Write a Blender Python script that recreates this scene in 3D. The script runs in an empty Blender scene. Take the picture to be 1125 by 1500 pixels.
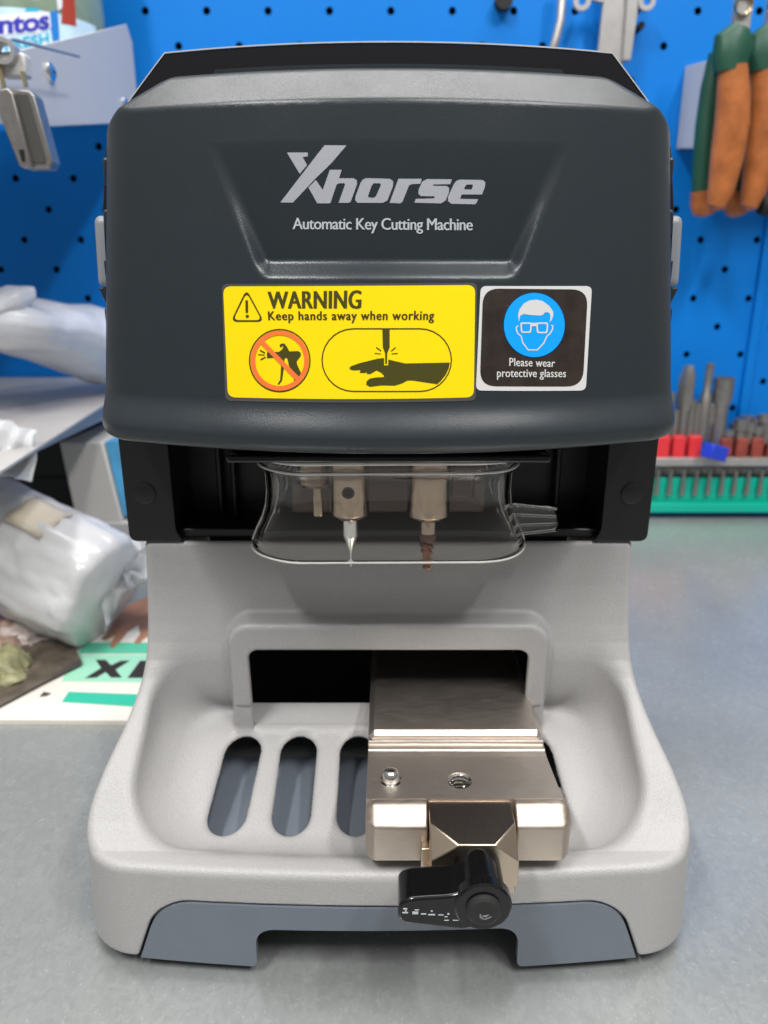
import bpy, bmesh, math, random
import numpy as np
from mathutils import Vector, Matrix
from mathutils.geometry import tessellate_polygon

# ------------------------------------------------------------------ scene, camera, light
# All lengths in the builders are centimetres; x right, y away from the camera, z up.
CM = 0.01
S = bpy.context.scene
COL = S.collection
R = math.radians
CAM_H, PITCH, FPX = 27.2, 18.0, 1083.0
cd = bpy.data.cameras.new("camera")
cam = bpy.data.objects.new("camera", cd); COL.objects.link(cam)
cam.location = (0, 0, CAM_H * CM)
cam.rotation_euler = (R(90 - PITCH), 0, 0)
cd.sensor_fit = 'HORIZONTAL'; cd.sensor_width = 36.0
cd.lens = 36.0 * FPX / 1125.0
cd.shift_x = -6.5 / 1125.0
cd.clip_start = 0.005; cd.clip_end = 50
cd.dof.use_dof = True; cd.dof.focus_distance = 0.272; cd.dof.aperture_fstop = 14.5
S.camera = cam
S.view_settings.view_transform = 'Standard'; S.view_settings.look = 'None'
S.view_settings.exposure = 0.12; S.view_settings.gamma = 1.0
S.cycles.max_bounces = 14; S.cycles.transmission_bounces = 12; S.cycles.transparent_max_bounces = 12
S.cycles.glossy_bounces = 6; S.cycles.diffuse_bounces = 4
S.cycles.caustics_refractive = True; S.cycles.blur_glossy = 0.5

w = bpy.data.worlds.new("World"); S.world = w; w.use_nodes = True
bg = w.node_tree.nodes['Background']
wn = w.node_tree.nodes; wl = w.node_tree.links      # pale ceiling above, dimmer room around and below
wt = wn.new('ShaderNodeTexCoord'); ws_ = wn.new('ShaderNodeSeparateXYZ'); wr = wn.new('ShaderNodeValToRGB')
wl.new(wt.outputs['Generated'], ws_.inputs[0]); wm_ = wn.new('ShaderNodeMapRange'); wm_.inputs['From Min'].default_value = -1
wl.new(ws_.outputs['Z'], wm_.inputs['Value']); wl.new(wm_.outputs['Result'], wr.inputs['Fac'])
wr.color_ramp.elements[0].position = 0.45; wr.color_ramp.elements[0].color = (0.27, 0.26, 0.25, 1)
wr.color_ramp.elements[1].position = 0.85; wr.color_ramp.elements[1].color = (0.72, 0.72, 0.71, 1)
e3 = wr.color_ramp.elements.new(1.0); e3.color = (1.9, 1.85, 1.75, 1)
wl.new(wr.outputs['Color'], bg.inputs['Color']); bg.inputs['Strength'].default_value = 0.5

def tube_or_fill(x, y, z, lx, ly, power, col):
    ld = bpy.data.lights.new("tube_or_fill_lamp", 'AREA'); ld.shape = 'RECTANGLE'
    ld.size = lx * CM; ld.size_y = ly * CM; ld.energy = power; ld.color = col
    o = bpy.data.objects.new("tube_or_fill_lamp", ld); COL.objects.link(o)
    o.location = (x * CM, y * CM, z * CM)
    return o
tube_or_fill(-57, -42, 150, 9, 62, 18, (1.0, 0.99, 0.985))
tube_or_fill(69, -42, 150, 9, 62, 16.5, (1.0, 0.985, 0.975))
tube_or_fill(27, -42, 150, 9, 62, 8.5, (1.0, 0.99, 0.985))
tube_or_fill(0, 60, 175, 190, 34, 21, (1.0, 0.98, 0.95))  # added overhead panel, gives the head's sloping top band its reflection

# ------------------------------------------------------------------ measuring helpers
CP, SP = math.cos(R(PITCH)), math.sin(R(PITCH))
def at(px, py, D):
    """point of the place seen at photo pixel (px,py) at distance D (cm) in front"""
    v = (py - 750.0) / FPX
    zc = D / (CP - v * SP)
    return ((px - 569.0) / FPX * zc, D, CAM_H - zc * (SP + v * CP))
TABLE = -0.6
def on_table(px, py, z=TABLE):
    v = (py - 750.0) / FPX
    zc = (CAM_H - z) / (SP + v * CP)
    return ((px - 569.0) / FPX * zc, zc * (CP - v * SP), z)

# ------------------------------------------------------------------ materials
def mat(name, col, rough=0.5, metal=0.0, spec=0.5, bump=0.0, bscale=800.0, var=0.0, vscale=40.0,
        coat=0.0, trans=0.0, ior=1.45, rvar=0.0, stretch=None, sss=0.0, aniso=0.0):
    m = bpy.data.materials.new(name); m.use_nodes = True
    nt = m.node_tree; N = nt.nodes; L = nt.links
    b = N['Principled BSDF']
    b.inputs['Base Color'].default_value = (*col, 1); b.inputs['Roughness'].default_value = rough
    b.inputs['Metallic'].default_value = metal; b.inputs['Specular IOR Level'].default_value = spec
    b.inputs['Coat Weight'].default_value = coat; b.inputs['Coat Roughness'].default_value = 0.1
    b.inputs['Transmission Weight'].default_value = trans; b.inputs['IOR'].default_value = ior
    b.inputs['Anisotropic'].default_value = aniso
    if sss:
        b.inputs['Subsurface Weight'].default_value = sss
        b.inputs['Subsurface Radius'].default_value = (0.01, 0.01, 0.01)
    tc = N.new('ShaderNodeTexCoord'); src = tc.outputs['Object']
    if stretch:
        mp = N.new('ShaderNodeMapping'); mp.inputs['Scale'].default_value = stretch
        L.new(src, mp.inputs['Vector']); src = mp.outputs['Vector']
    if bump:
        n = N.new('ShaderNodeTexNoise'); n.inputs['Scale'].default_value = bscale; n.inputs['Detail'].default_value = 3
        L.new(src, n.inputs['Vector'])
        bp = N.new('ShaderNodeBump'); bp.inputs['Strength'].default_value = bump; bp.inputs['Distance'].default_value = 0.0004
        L.new(n.outputs['Fac'], bp.inputs['Height']); L.new(bp.outputs['Normal'], b.inputs['Normal'])
    if var or rvar:
        n2 = N.new('ShaderNodeTexNoise'); n2.inputs['Scale'].default_value = vscale; n2.inputs['Detail'].default_value = 6
        n2.inputs['Roughness'].default_value = 0.65
        L.new(src, n2.inputs['Vector'])
        if var:
            mx = N.new('ShaderNodeMapRange'); mx.inputs['From Min'].default_value = 0.3; mx.inputs['From Max'].default_value = 0.7
            mx.inputs['To Min'].default_value = 1 - var; mx.inputs['To Max'].default_value = 1 + var
            L.new(n2.outputs['Fac'], mx.inputs['Value'])
            vm = N.new('ShaderNodeVectorMath'); vm.operation = 'SCALE'; vm.inputs[0].default_value = col
            L.new(mx.outputs['Result'], vm.inputs['Scale']); L.new(vm.outputs['Vector'], b.inputs['Base Color'])
        if rvar:
            mr = N.new('ShaderNodeMapRange'); mr.inputs['From Min'].default_value = 0.3; mr.inputs['From Max'].default_value = 0.7
            mr.inputs['To Min'].default_value = rough - rvar; mr.inputs['To Max'].default_value = rough + rvar
            L.new(n2.outputs['Fac'], mr.inputs['Value']); L.new(mr.outputs['Result'], b.inputs['Roughness'])
    return m

M = {}
M['shell'] = mat('pale_grey_textured_plastic', (0.355, 0.348, 0.343), 0.34, bump=0.6, bscale=1500, var=0.07, vscale=1300)
M['cover'] = mat('charcoal_textured_plastic', (0.021, 0.027, 0.032), 0.30, bump=0.15, bscale=2600, rvar=0.03, vscale=60)
M['slate'] = mat('slate_blue_grey_plastic', (0.135, 0.155, 0.185), 0.42, bump=0.15, bscale=1500, var=0.03, vscale=50)
M['black'] = mat('black_plastic', (0.006, 0.006, 0.007), 0.38, bump=0.15, bscale=1500)
M['gloss'] = mat('glossy_black_plastic', (0.004, 0.004, 0.0045), 0.13, coat=0.1, rvar=0.04, vscale=150)
M['lid'] = mat('smoked_panel', (0.010, 0.010, 0.012), 0.25, bump=0.05)
M['handle'] = mat('grey_handle_plastic', (0.22, 0.235, 0.255), 0.4, bump=0.1)
M['edge'] = mat('pale_edge_line', (0.5, 0.5, 0.5), 0.4)
M['clear'] = mat('clear_acrylic', (1.0, 0.98, 0.955), 0.015, trans=1.0, ior=1.52)
M['clamp'] = mat('champagne_nickel', (0.66, 0.59, 0.53), 0.42, metal=1.0, bump=0.10, bscale=700, var=0.05, vscale=500, rvar=0.05, stretch=(0.25, 3, 1))
M['jaw'] = mat('dimmed_jaw_nickel', (0.47, 0.40, 0.34), 0.5, metal=1.0, bump=0.15, bscale=500, var=0.06, vscale=300, rvar=0.08, stretch=(0.5, 2, 2))  # the clamp's nickel again, darkened to tone down lamp glare on the chamfers
M['clampdark'] = mat('dark_brushed_nickel', (0.20, 0.175, 0.16), 0.34, metal=1.0, bump=0.12, bscale=700, var=0.08, vscale=400, stretch=(3, 0.3, 1))
M['brass'] = mat('warm_nickel', (0.56, 0.46, 0.36), 0.30, metal=1.0, bump=0.05, bscale=900)
M['steel'] = mat('polished_steel', (0.72, 0.71, 0.68), 0.10, metal=1.0)
M['chuck'] = mat('satin_steel', (0.42, 0.33, 0.255), 0.16, metal=1.0, bump=0.05, bscale=1500)
M['copper'] = mat('coated_cutter', (0.42, 0.22, 0.13), 0.28, metal=0.9)
M['maroon'] = mat('dark_maroon', (0.10, 0.035, 0.025), 0.4)
M['brownplate'] = mat('brown_black_plate', (0.085, 0.052, 0.040), 0.35)
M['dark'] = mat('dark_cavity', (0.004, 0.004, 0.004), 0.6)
M['rubber'] = mat('black_rubber', (0.012, 0.012, 0.012), 0.7)
M['silver_print'] = mat('silver_print', (0.37, 0.38, 0.42), 0.5, var=0.03, vscale=800)
M['white_print'] = mat('pale_print', (0.50, 0.53, 0.56), 0.5)
M['yellow'] = mat('yellow_vinyl', (0.88, 0.66, 0.0), 0.36, var=0.02, vscale=90)
M['olive'] = mat('dark_olive_print', (0.055, 0.05, 0.003), 0.45)
M['brownink'] = mat('dark_brown_print', (0.055, 0.032, 0.004), 0.45)
M['orange'] = mat('orange_print', (0.86, 0.17, 0.035), 0.45)
M['rim'] = mat('sticker_rim', (0.075, 0.072, 0.066), 0.22)
M['white'] = mat('white_vinyl', (0.62, 0.61, 0.60), 0.36)
M['umber'] = mat('dark_umber_vinyl', (0.030, 0.022, 0.018), 0.28, var=0.35, vscale=120)
M['cyan'] = mat('bright_blue_print', (0.0, 0.33, 0.88), 0.4)
M['navy'] = mat('navy_ring_print', (0.004, 0.03, 0.09), 0.4)
M['blue'] = mat('blue_powder_coat', (0.0, 0.19, 0.66), 0.5, spec=0.25, bump=0.1, bscale=300, var=0.04, vscale=6)
M['whitemetal'] = mat('white_painted_steel', (0.56, 0.55, 0.545), 0.42, bump=0.05)
M['greymetal'] = mat('grey_tool_steel', (0.30, 0.285, 0.27), 0.36, metal=0.8, var=0.15, vscale=200, bump=0.1)
M['palemetal'] = mat('pale_satin_steel', (0.42, 0.41, 0.40), 0.38, metal=0.55, var=0.08, vscale=100)
M['shelfmetal'] = mat('shelf_steel', (0.46, 0.44, 0.42), 0.42, metal=0.1, var=0.1, vscale=30)
M['screw'] = mat('zinc_screw', (0.75, 0.75, 0.72), 0.2, metal=1.0)
M['gold'] = mat('brass_pin', (0.75, 0.62, 0.36), 0.22, metal=1.0)
M['fgreen'] = mat('dark_green_rubber', (0.012, 0.075, 0.045), 0.45, var=0.1, vscale=60)
M['forange'] = mat('orange_worn_rubber', (0.42, 0.135, 0.04), 0.3, var=0.3, vscale=45)
M['bitred'] = mat('red_plastic', (0.72, 0.035, 0.045), 0.4)
M['bitbrown'] = mat('dull_red_plastic', (0.26, 0.05, 0.035), 0.5, var=0.4, vscale=90)
M['bitblue'] = mat('cobalt_plastic', (0.015, 0.05, 0.55), 0.35)
M['teal'] = mat('teal_green_board', (0.0, 0.42, 0.30), 0.35)
M['paper'] = mat('cream_card', (0.74, 0.70, 0.63), 0.55, var=0.03, vscale=20)
M['mint'] = mat('mint_print', (0.32, 0.66, 0.48), 0.5)
M['green'] = mat('green_print', (0.03, 0.46, 0.31), 0.5)
M['green2'] = mat('mid_green_print', (0.10, 0.50, 0.32), 0.5)
M['ink'] = mat('charcoal_print', (0.025, 0.02, 0.02), 0.5)
M['skinprint'] = mat('brown_photo_print', (0.36, 0.17, 0.10), 0.5, var=0.3, vscale=50)
M['milky'] = mat('milky_film', (0.84, 0.84, 0.85), 0.16, trans=0.3, sss=0.0, bump=0.5, bscale=60, var=0.10, vscale=18)
M['bubble'] = mat('bubble_wrap', (0.84, 0.85, 0.88), 0.2, trans=0.3, bump=1.0, bscale=110, var=0.12, vscale=30)
M['film'] = mat('clear_film', (0.86, 0.87, 0.88), 0.12, trans=0.6, ior=1.25, bump=0.8, bscale=60)
M['tape'] = mat('cream_tape', (0.66, 0.58, 0.46), 0.5)
M['boxwhite'] = mat('white_carton', (0.68, 0.66, 0.62), 0.5)
M['boxblue'] = mat('light_blue_carton', (0.10, 0.42, 0.74), 0.4, var=0.3, vscale=30)
M['darkbox'] = mat('dark_grey_case', (0.022, 0.024, 0.028), 0.5)
M['jarglass'] = mat('jar_plastic', (0.20, 0.27, 0.20), 0.15, var=0.2, vscale=30)
M['jarlabel'] = mat('pale_blue_label', (0.55, 0.75, 0.90), 0.4, var=0.12, vscale=50)
M['jarblue'] = mat('royal_blue_print', (0.01, 0.20, 0.62), 0.4)
M['jarindigo'] = mat('indigo_print', (0.03, 0.035, 0.42), 0.4)
M['jarwhite'] = mat('white_label_print', (0.78, 0.78, 0.86), 0.4)
M['jarred'] = mat('red_label_print', (0.40, 0.05, 0.03), 0.4)
M['jarteal'] = mat('teal_label_print', (0.02, 0.42, 0.62), 0.3)

def table_mat():
    m = bpy.data.materials.new('galvanised_sheet'); m.use_nodes = True
    nt = m.node_tree; N = nt.nodes; L = nt.links; b = N['Principled BSDF']
    tc = N.new('ShaderNodeTexCoord')
    v = N.new('ShaderNodeTexVoronoi'); v.inputs['Scale'].default_value = 420; v.inputs['Randomness'].default_value = 1
    mp = N.new('ShaderNodeMapping'); mp.inputs['Scale'].default_value = (1, 0.75, 1)
    L.new(tc.outputs['Object'], mp.inputs['Vector'])
    n0 = N.new('ShaderNodeTexNoise'); n0.inputs['Scale'].default_value = 120; n0.inputs['Detail'].default_value = 4
    L.new(mp.outputs['Vector'], n0.inputs['Vector'])
    va = N.new('ShaderNodeVectorMath'); va.operation = 'MULTIPLY_ADD'; va.inputs[1].default_value = (0.012, 0.012, 0.012)
    L.new(n0.outputs['Color'], va.inputs[0]); L.new(mp.outputs['Vector'], va.inputs[2]); L.new(va.outputs['Vector'], v.inputs['Vector'])
    n = N.new('ShaderNodeTexNoise'); n.inputs['Scale'].default_value = 7; n.inputs['Detail'].default_value = 8; n.inputs['Roughness'].default_value = 0.6
    L.new(tc.outputs['Object'], n.inputs['Vector'])
    n3 = N.new('ShaderNodeTexNoise'); n3.inputs['Scale'].default_value = 420; n3.inputs['Detail'].default_value = 3
    L.new(tc.outputs['Object'], n3.inputs['Vector'])
    sep = N.new('ShaderNodeSeparateColor'); L.new(v.outputs['Color'], sep.inputs['Color'])
    a = N.new('ShaderNodeMath'); a.operation = 'MULTIPLY_ADD'; a.inputs[1].default_value = 0.10; a.inputs[2].default_value = 0.04
    L.new(sep.outputs['Red'], a.inputs[0])
    c = N.new('ShaderNodeMath'); c.operation = 'MULTIPLY_ADD'; c.inputs[1].default_value = 0.42
    L.new(n.outputs['Fac'], c.inputs[0]); L.new(a.outputs[0], c.inputs[2])
    c2 = N.new('ShaderNodeMath'); c2.operation = 'MULTIPLY_ADD'; c2.inputs[1].default_value = 0.15
    L.new(n3.outputs['Fac'], c2.inputs[0]); L.new(c.outputs[0], c2.inputs[2])
    r = N.new('ShaderNodeValToRGB'); r.color_ramp.elements[0].position = 0.25; r.color_ramp.elements[1].position = 0.75
    r.color_ramp.elements[0].color = (0.29, 0.305, 0.30, 1); r.color_ramp.elements[1].color = (0.48, 0.495, 0.485, 1)
    L.new(c2.outputs[0], r.inputs['Fac'])
    # pale worn flecks
    v2 = N.new('ShaderNodeTexVoronoi'); v2.inputs['Scale'].default_value = 420; L.new(va.outputs['Vector'], v2.inputs['Vector'])
    fl = N.new('ShaderNodeMapRange'); fl.inputs['From Min'].default_value = 0.10; fl.inputs['From Max'].default_value = 0.20
    fl.inputs['To Min'].default_value = 0.32; fl.inputs['To Max'].default_value = 0.0
    L.new(v2.outputs['Distance'], fl.inputs['Value'])
    mx = N.new('ShaderNodeMix'); mx.data_type = 'RGBA'; mx.inputs['B'].default_value = (0.55, 0.57, 0.56, 1)
    L.new(fl.outputs['Result'], mx.inputs['Factor']); L.new(r.outputs['Color'], mx.inputs['A'])
    L.new(mx.outputs['Result'], b.inputs['Base Color'])
    b.inputs['Metallic'].default_value = 0.45; b.inputs['Specular IOR Level'].default_value = 0.5
    rr = N.new('ShaderNodeMapRange'); rr.inputs['To Min'].default_value = 0.20; rr.inputs['To Max'].default_value = 0.36
    L.new(c2.outputs[0], rr.inputs['Value']); L.new(rr.outputs['Result'], b.inputs['Roughness'])
    bp = N.new('ShaderNodeBump'); bp.inputs['Strength'].default_value = 0.12; bp.inputs['Distance'].default_value = 0.0003
    L.new(c2.outputs[0], bp.inputs['Height']); L.new(bp.outputs['Normal'], b.inputs['Normal'])
    return m
M['table'] = table_mat()

# ------------------------------------------------------------------ object helpers
def thing(name, label, cat, loc=(0, 0, 0), group=None):
    o = bpy.data.objects.new(name, None); COL.objects.link(o)
    o.location = [c * CM for c in loc]; o.empty_display_size = 0.02
    o['label'] = label; o['category'] = cat; o['o'] = [float(c) for c in loc]
    if group: o['group'] = group
    return o
def tag(o, label, cat, group=None):
    o['label'] = label; o['category'] = cat
    if group: o['group'] = group
    return o
ORIG = {}
def link(me, name, m, parent=None, base=None, smooth=False):
    """me is in cm, world axes; shifted to the thing's base"""
    o = bpy.data.objects.new(name, me); COL.objects.link(o)
    if parent is not None:
        org = ORIG.get(parent.name, None)
        if org is None: org = tuple(parent['o']) if 'o' in parent else (0, 0, 0)
        o.parent = parent
    else:
        org = base or (0, 0, 0)
        o.location = [c * CM for c in org]
    ORIG[o.name] = org
    me.transform(Matrix.Scale(CM, 4) @ Matrix.Translation([-c for c in org]))
    if m is not None: me.materials.append(m)
    if smooth: me.shade_smooth()
    return o

class MB:
    def __init__(s): s.bm = bmesh.new()
    def poly(s, vs, fs):
        b = [s.bm.verts.new(v) for v in vs]
        for f in fs:
            try: s.bm.faces.new([b[i] for i in f])
            except ValueError: pass
        return b
    def box(s, x0, x1, y0, y1, z0, z1, mtx=None):
        vs = [(x0, y0, z0), (x1, y0, z0), (x1, y1, z0), (x0, y1, z0), (x0, y0, z1), (x1, y0, z1), (x1, y1, z1), (x0, y1, z1)]
        if mtx is not None: vs = [tuple(mtx @ Vector(v)) for v in vs]
        s.poly(vs, [(0, 3, 2, 1), (4, 5, 6, 7), (0, 1, 5, 4), (1, 2, 6, 5), (2, 3, 7, 6), (3, 0, 4, 7)]); return s
    def prism(s, pts, h0, h1, axis='z'):
        """pts 2D; axis z: (x,y); axis y: (x,z); axis x: (y,z)"""
        def mk(p, h):
            return (p[0], p[1], h) if axis == 'z' else ((p[0], h, p[1]) if axis == 'y' else (h, p[0], p[1]))
        n = len(pts)
        vs = [mk(p, h0) for p in pts] + [mk(p, h1) for p in pts]
        fs = [tuple(range(n)), tuple(range(2 * n - 1, n - 1, -1))] + [(i, i + n, (i + 1) % n + n, (i + 1) % n) for i in range(n)]
        s.poly(vs, fs); return s
    def loft(s, rings, closed=True, caps=True):
        n = len(rings[0]); vs = [v for r in rings for v in r]; fs = []
        for k in range(len(rings) - 1):
            for i in range(n if closed else n - 1):
                j = (i + 1) % n
                fs.append((k * n + i, k * n + j, (k + 1) * n + j, (k + 1) * n + i))
        if caps:
            fs.append(tuple(range(n - 1, -1, -1))); fs.append(tuple((len(rings) - 1) * n + i for i in range(n)))
        s.poly(vs, fs); return s
    def lathe(s, prof, c, axis='z', n=32, caps=True):
        """prof list of (radius, height) ; c centre"""
        rings = []
        for r, h in prof:
            ring = []
            for i in range(n):
                a = 2 * math.pi * i / n; u, v = r * math.cos(a), r * math.sin(a)
                if axis == 'z': ring.append((c[0] + u, c[1] + v, c[2] + h))
                elif axis == 'y': ring.append((c[0] + u, c[1] + h, c[2] + v))
                else: ring.append((c[0] + h, c[1] + u, c[2] + v))
            rings.append(ring)
        return s.loft(rings, caps=caps)
    def tube(s, pts, r, n=12, caps=True):
        P = [Vector(p) for p in pts]; rr = r if isinstance(r, (list, tuple)) else [r] * len(P)
        rings = []; up = None
        for i, p in enumerate(P):
            t = (P[min(i + 1, len(P) - 1)] - P[max(i - 1, 0)]).normalized()
            if up is None: up = t.orthogonal().normalized()
            up = (up - t * up.dot(t)).normalized(); sd = t.cross(up)
            e = rr[i] if isinstance(rr[i], tuple) else (rr[i], rr[i])
            rings.append([tuple(p + up * (e[0] * math.cos(2 * math.pi * k / n)) + sd * (e[1] * math.sin(2 * math.pi * k / n))) for k in range(n)])
        return s.loft(rings, caps=caps)
    def build(s, name, m, parent=None, bevel=0, smooth=True, base=None, seg=2, angle=35):
        bmesh.ops.recalc_face_normals(s.bm, faces=s.bm.faces[:])
        me = bpy.data.meshes.new(name); s.bm.to_mesh(me); s.bm.free()
        o = link(me, name, m, parent, base)
        if bevel:
            md = o.modifiers.new('bevel', 'BEVEL'); md.width = bevel * CM; md.segments = seg
            md.limit_method = 'ANGLE'; md.angle_limit = R(28); md.harden_normals = False
        if smooth:
            me.shade_smooth()
            try:
                me.set_sharp_from_angle(angle=R(angle))
            except Exception: pass
        return o

def arc(cx, cy, r, a0, a1, n=8, ry=None):
    ry = ry or r
    return [(cx + r * math.cos(R(a0 + (a1 - a0) * i / n)), cy + ry * math.sin(R(a0 + (a1 - a0) * i / n))) for i in range(n + 1)]
def rounded(pts, r, n=6):
    """round the corners of a polygon; r number or list"""
    out = []; N_ = len(pts)
    for i in range(N_):
        ri = r[i] if isinstance(r, (list, tuple)) else r
        p = Vector(pts[i]); a = Vector(pts[i - 1]) - p; b = Vector(pts[(i + 1) % N_]) - p
        ri = min(ri, a.length * .49, b.length * .49)
        if ri <= 0: out.append(tuple(p)); continue
        p0 = p + a.normalized() * ri; p1 = p + b.normalized() * ri
        for k in range(n + 1):
            t = k / n; q = p0 * (1 - t) ** 2 + p * 2 * t * (1 - t) + p1 * t * t
            out.append((q.x, q.y))
    return out
def stroke(pts, wd, closed=False, caps=False):
    """outline polygon(s) of a polyline as list of small quads"""
    res = []; P = [Vector(p) for p in pts]; n = len(P)
    rng = range(n) if closed else range(n)
    L_, R_ = [], []
    for i in rng:
        if closed: a, b = P[i - 1], P[(i + 1) % n]
        else: a, b = P[max(i - 1, 0)], P[min(i + 1, n - 1)]
        t = (b - a).normalized(); nn = Vector((-t.y, t.x)) * wd / 2
        L_.append(P[i] + nn); R_.append(P[i] - nn)
    m_ = n if closed else n - 1
    for i in range(m_):
        j = (i + 1) % n
        res.append([[tuple(L_[i]), tuple(L_[j]), tuple(R_[j]), tuple(R_[i])]])
    return res

def flat_mesh(regions, fn, step=0.5, thick=None, direction=(0, 1, 0)):
    """regions: list of [outer, hole, ...] in 2D (u,v); cut on a grid, then mapped by fn(u,v)->(x,y,z)"""
    bm = bmesh.new()
    for reg in regions:
        loops = [[Vector((p[0], p[1], 0)) for p in lp] for lp in reg]
        tris = tessellate_polygon(loops)
        flat = [p for lp in loops for p in lp]
        vs = [bm.verts.new(p) for p in flat]
        for t in tris:
            try: bm.faces.new([vs[i] for i in t])
            except ValueError: pass
    if step:
        us = [v.co.x for v in bm.verts]; vv = [v.co.y for v in bm.verts]
        for lo, hi, ax in ((min(us), max(us), 0), (min(vv), max(vv), 1)):
            k = math.ceil(lo / step)
            while k * step < hi:
                co = [0, 0, 0]; no = [0, 0, 0]; co[ax] = k * step; no[ax] = 1
                bmesh.ops.bisect_plane(bm, geom=bm.verts[:] + bm.edges[:] + bm.faces[:], plane_co=co, plane_no=no, dist=1e-5)
                k += 1
    bmesh.ops.remove_doubles(bm, verts=bm.verts[:], dist=1e-5)
    for f in bm.faces:
        if f.normal.z < 0: f.normal_flip()
    for v in bm.verts: v.co = fn(v.co.x, v.co.y)
    if thick:
        ret = bmesh.ops.extrude_face_region(bm, geom=bm.faces[:], use_keep_orig=True)
        nv = [g for g in ret['geom'] if isinstance(g, bmesh.types.BMVert)]
        for v in nv: v.co += Vector(direction) * thick
    if thick: bmesh.ops.recalc_face_normals(bm, faces=bm.faces[:])
    me = bpy.data.meshes.new('flat'); bm.to_mesh(me); bm.free()
    return me

def text_regions_mesh(txt, bold=0.0, space=1.0, shear=0.0):
    """triangles (list of 3 2D points) of the built-in font"""
    cu = bpy.data.curves.new('t', 'FONT'); cu.body = txt; cu.size = 1; cu.offset = bold
    cu.space_character = space; cu.shear = shear; cu.resolution_u = 4
    ob = bpy.data.objects.new('t', cu); COL.objects.link(ob)
    dg = bpy.context.evaluated_depsgraph_get(); me = ob.evaluated_get(dg).to_mesh()
    me.calc_loop_triangles()
    V = [(v.co.x, v.co.y) for v in me.vertices]
    T = [[V[i] for i in t.vertices] for t in me.loop_triangles]
    ob.evaluated_get(dg).to_mesh_clear(); bpy.data.objects.remove(ob); bpy.data.curves.remove(cu)
    return T
def text_fit(txt, quad, bold=0.0, space=1.0, shear=0.0):
    """regions of text fitted into a quad given as (tl,tr,br,bl) in any 2D frame"""
    T = text_regions_mesh(txt, bold, space, shear)
    xs = [p[0] for t in T for p in t]; ys = [p[1] for t in T for p in t]
    x0, x1, y0, y1 = min(xs), max(xs), min(ys), max(ys)
    tl, tr, br, bl = [Vector(q) for q in quad]
    out = []
    for t in T:
        tri = []
        for p in t:
            u = (p[0] - x0) / (x1 - x0); v = (p[1] - y0) / (y1 - y0)
            q = (bl * (1 - u) + br * u) * (1 - v) + (tl * (1 - u) + tr * u) * v
            tri.append((q.x, q.y))
        out.append([tri])
    return out

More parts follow.
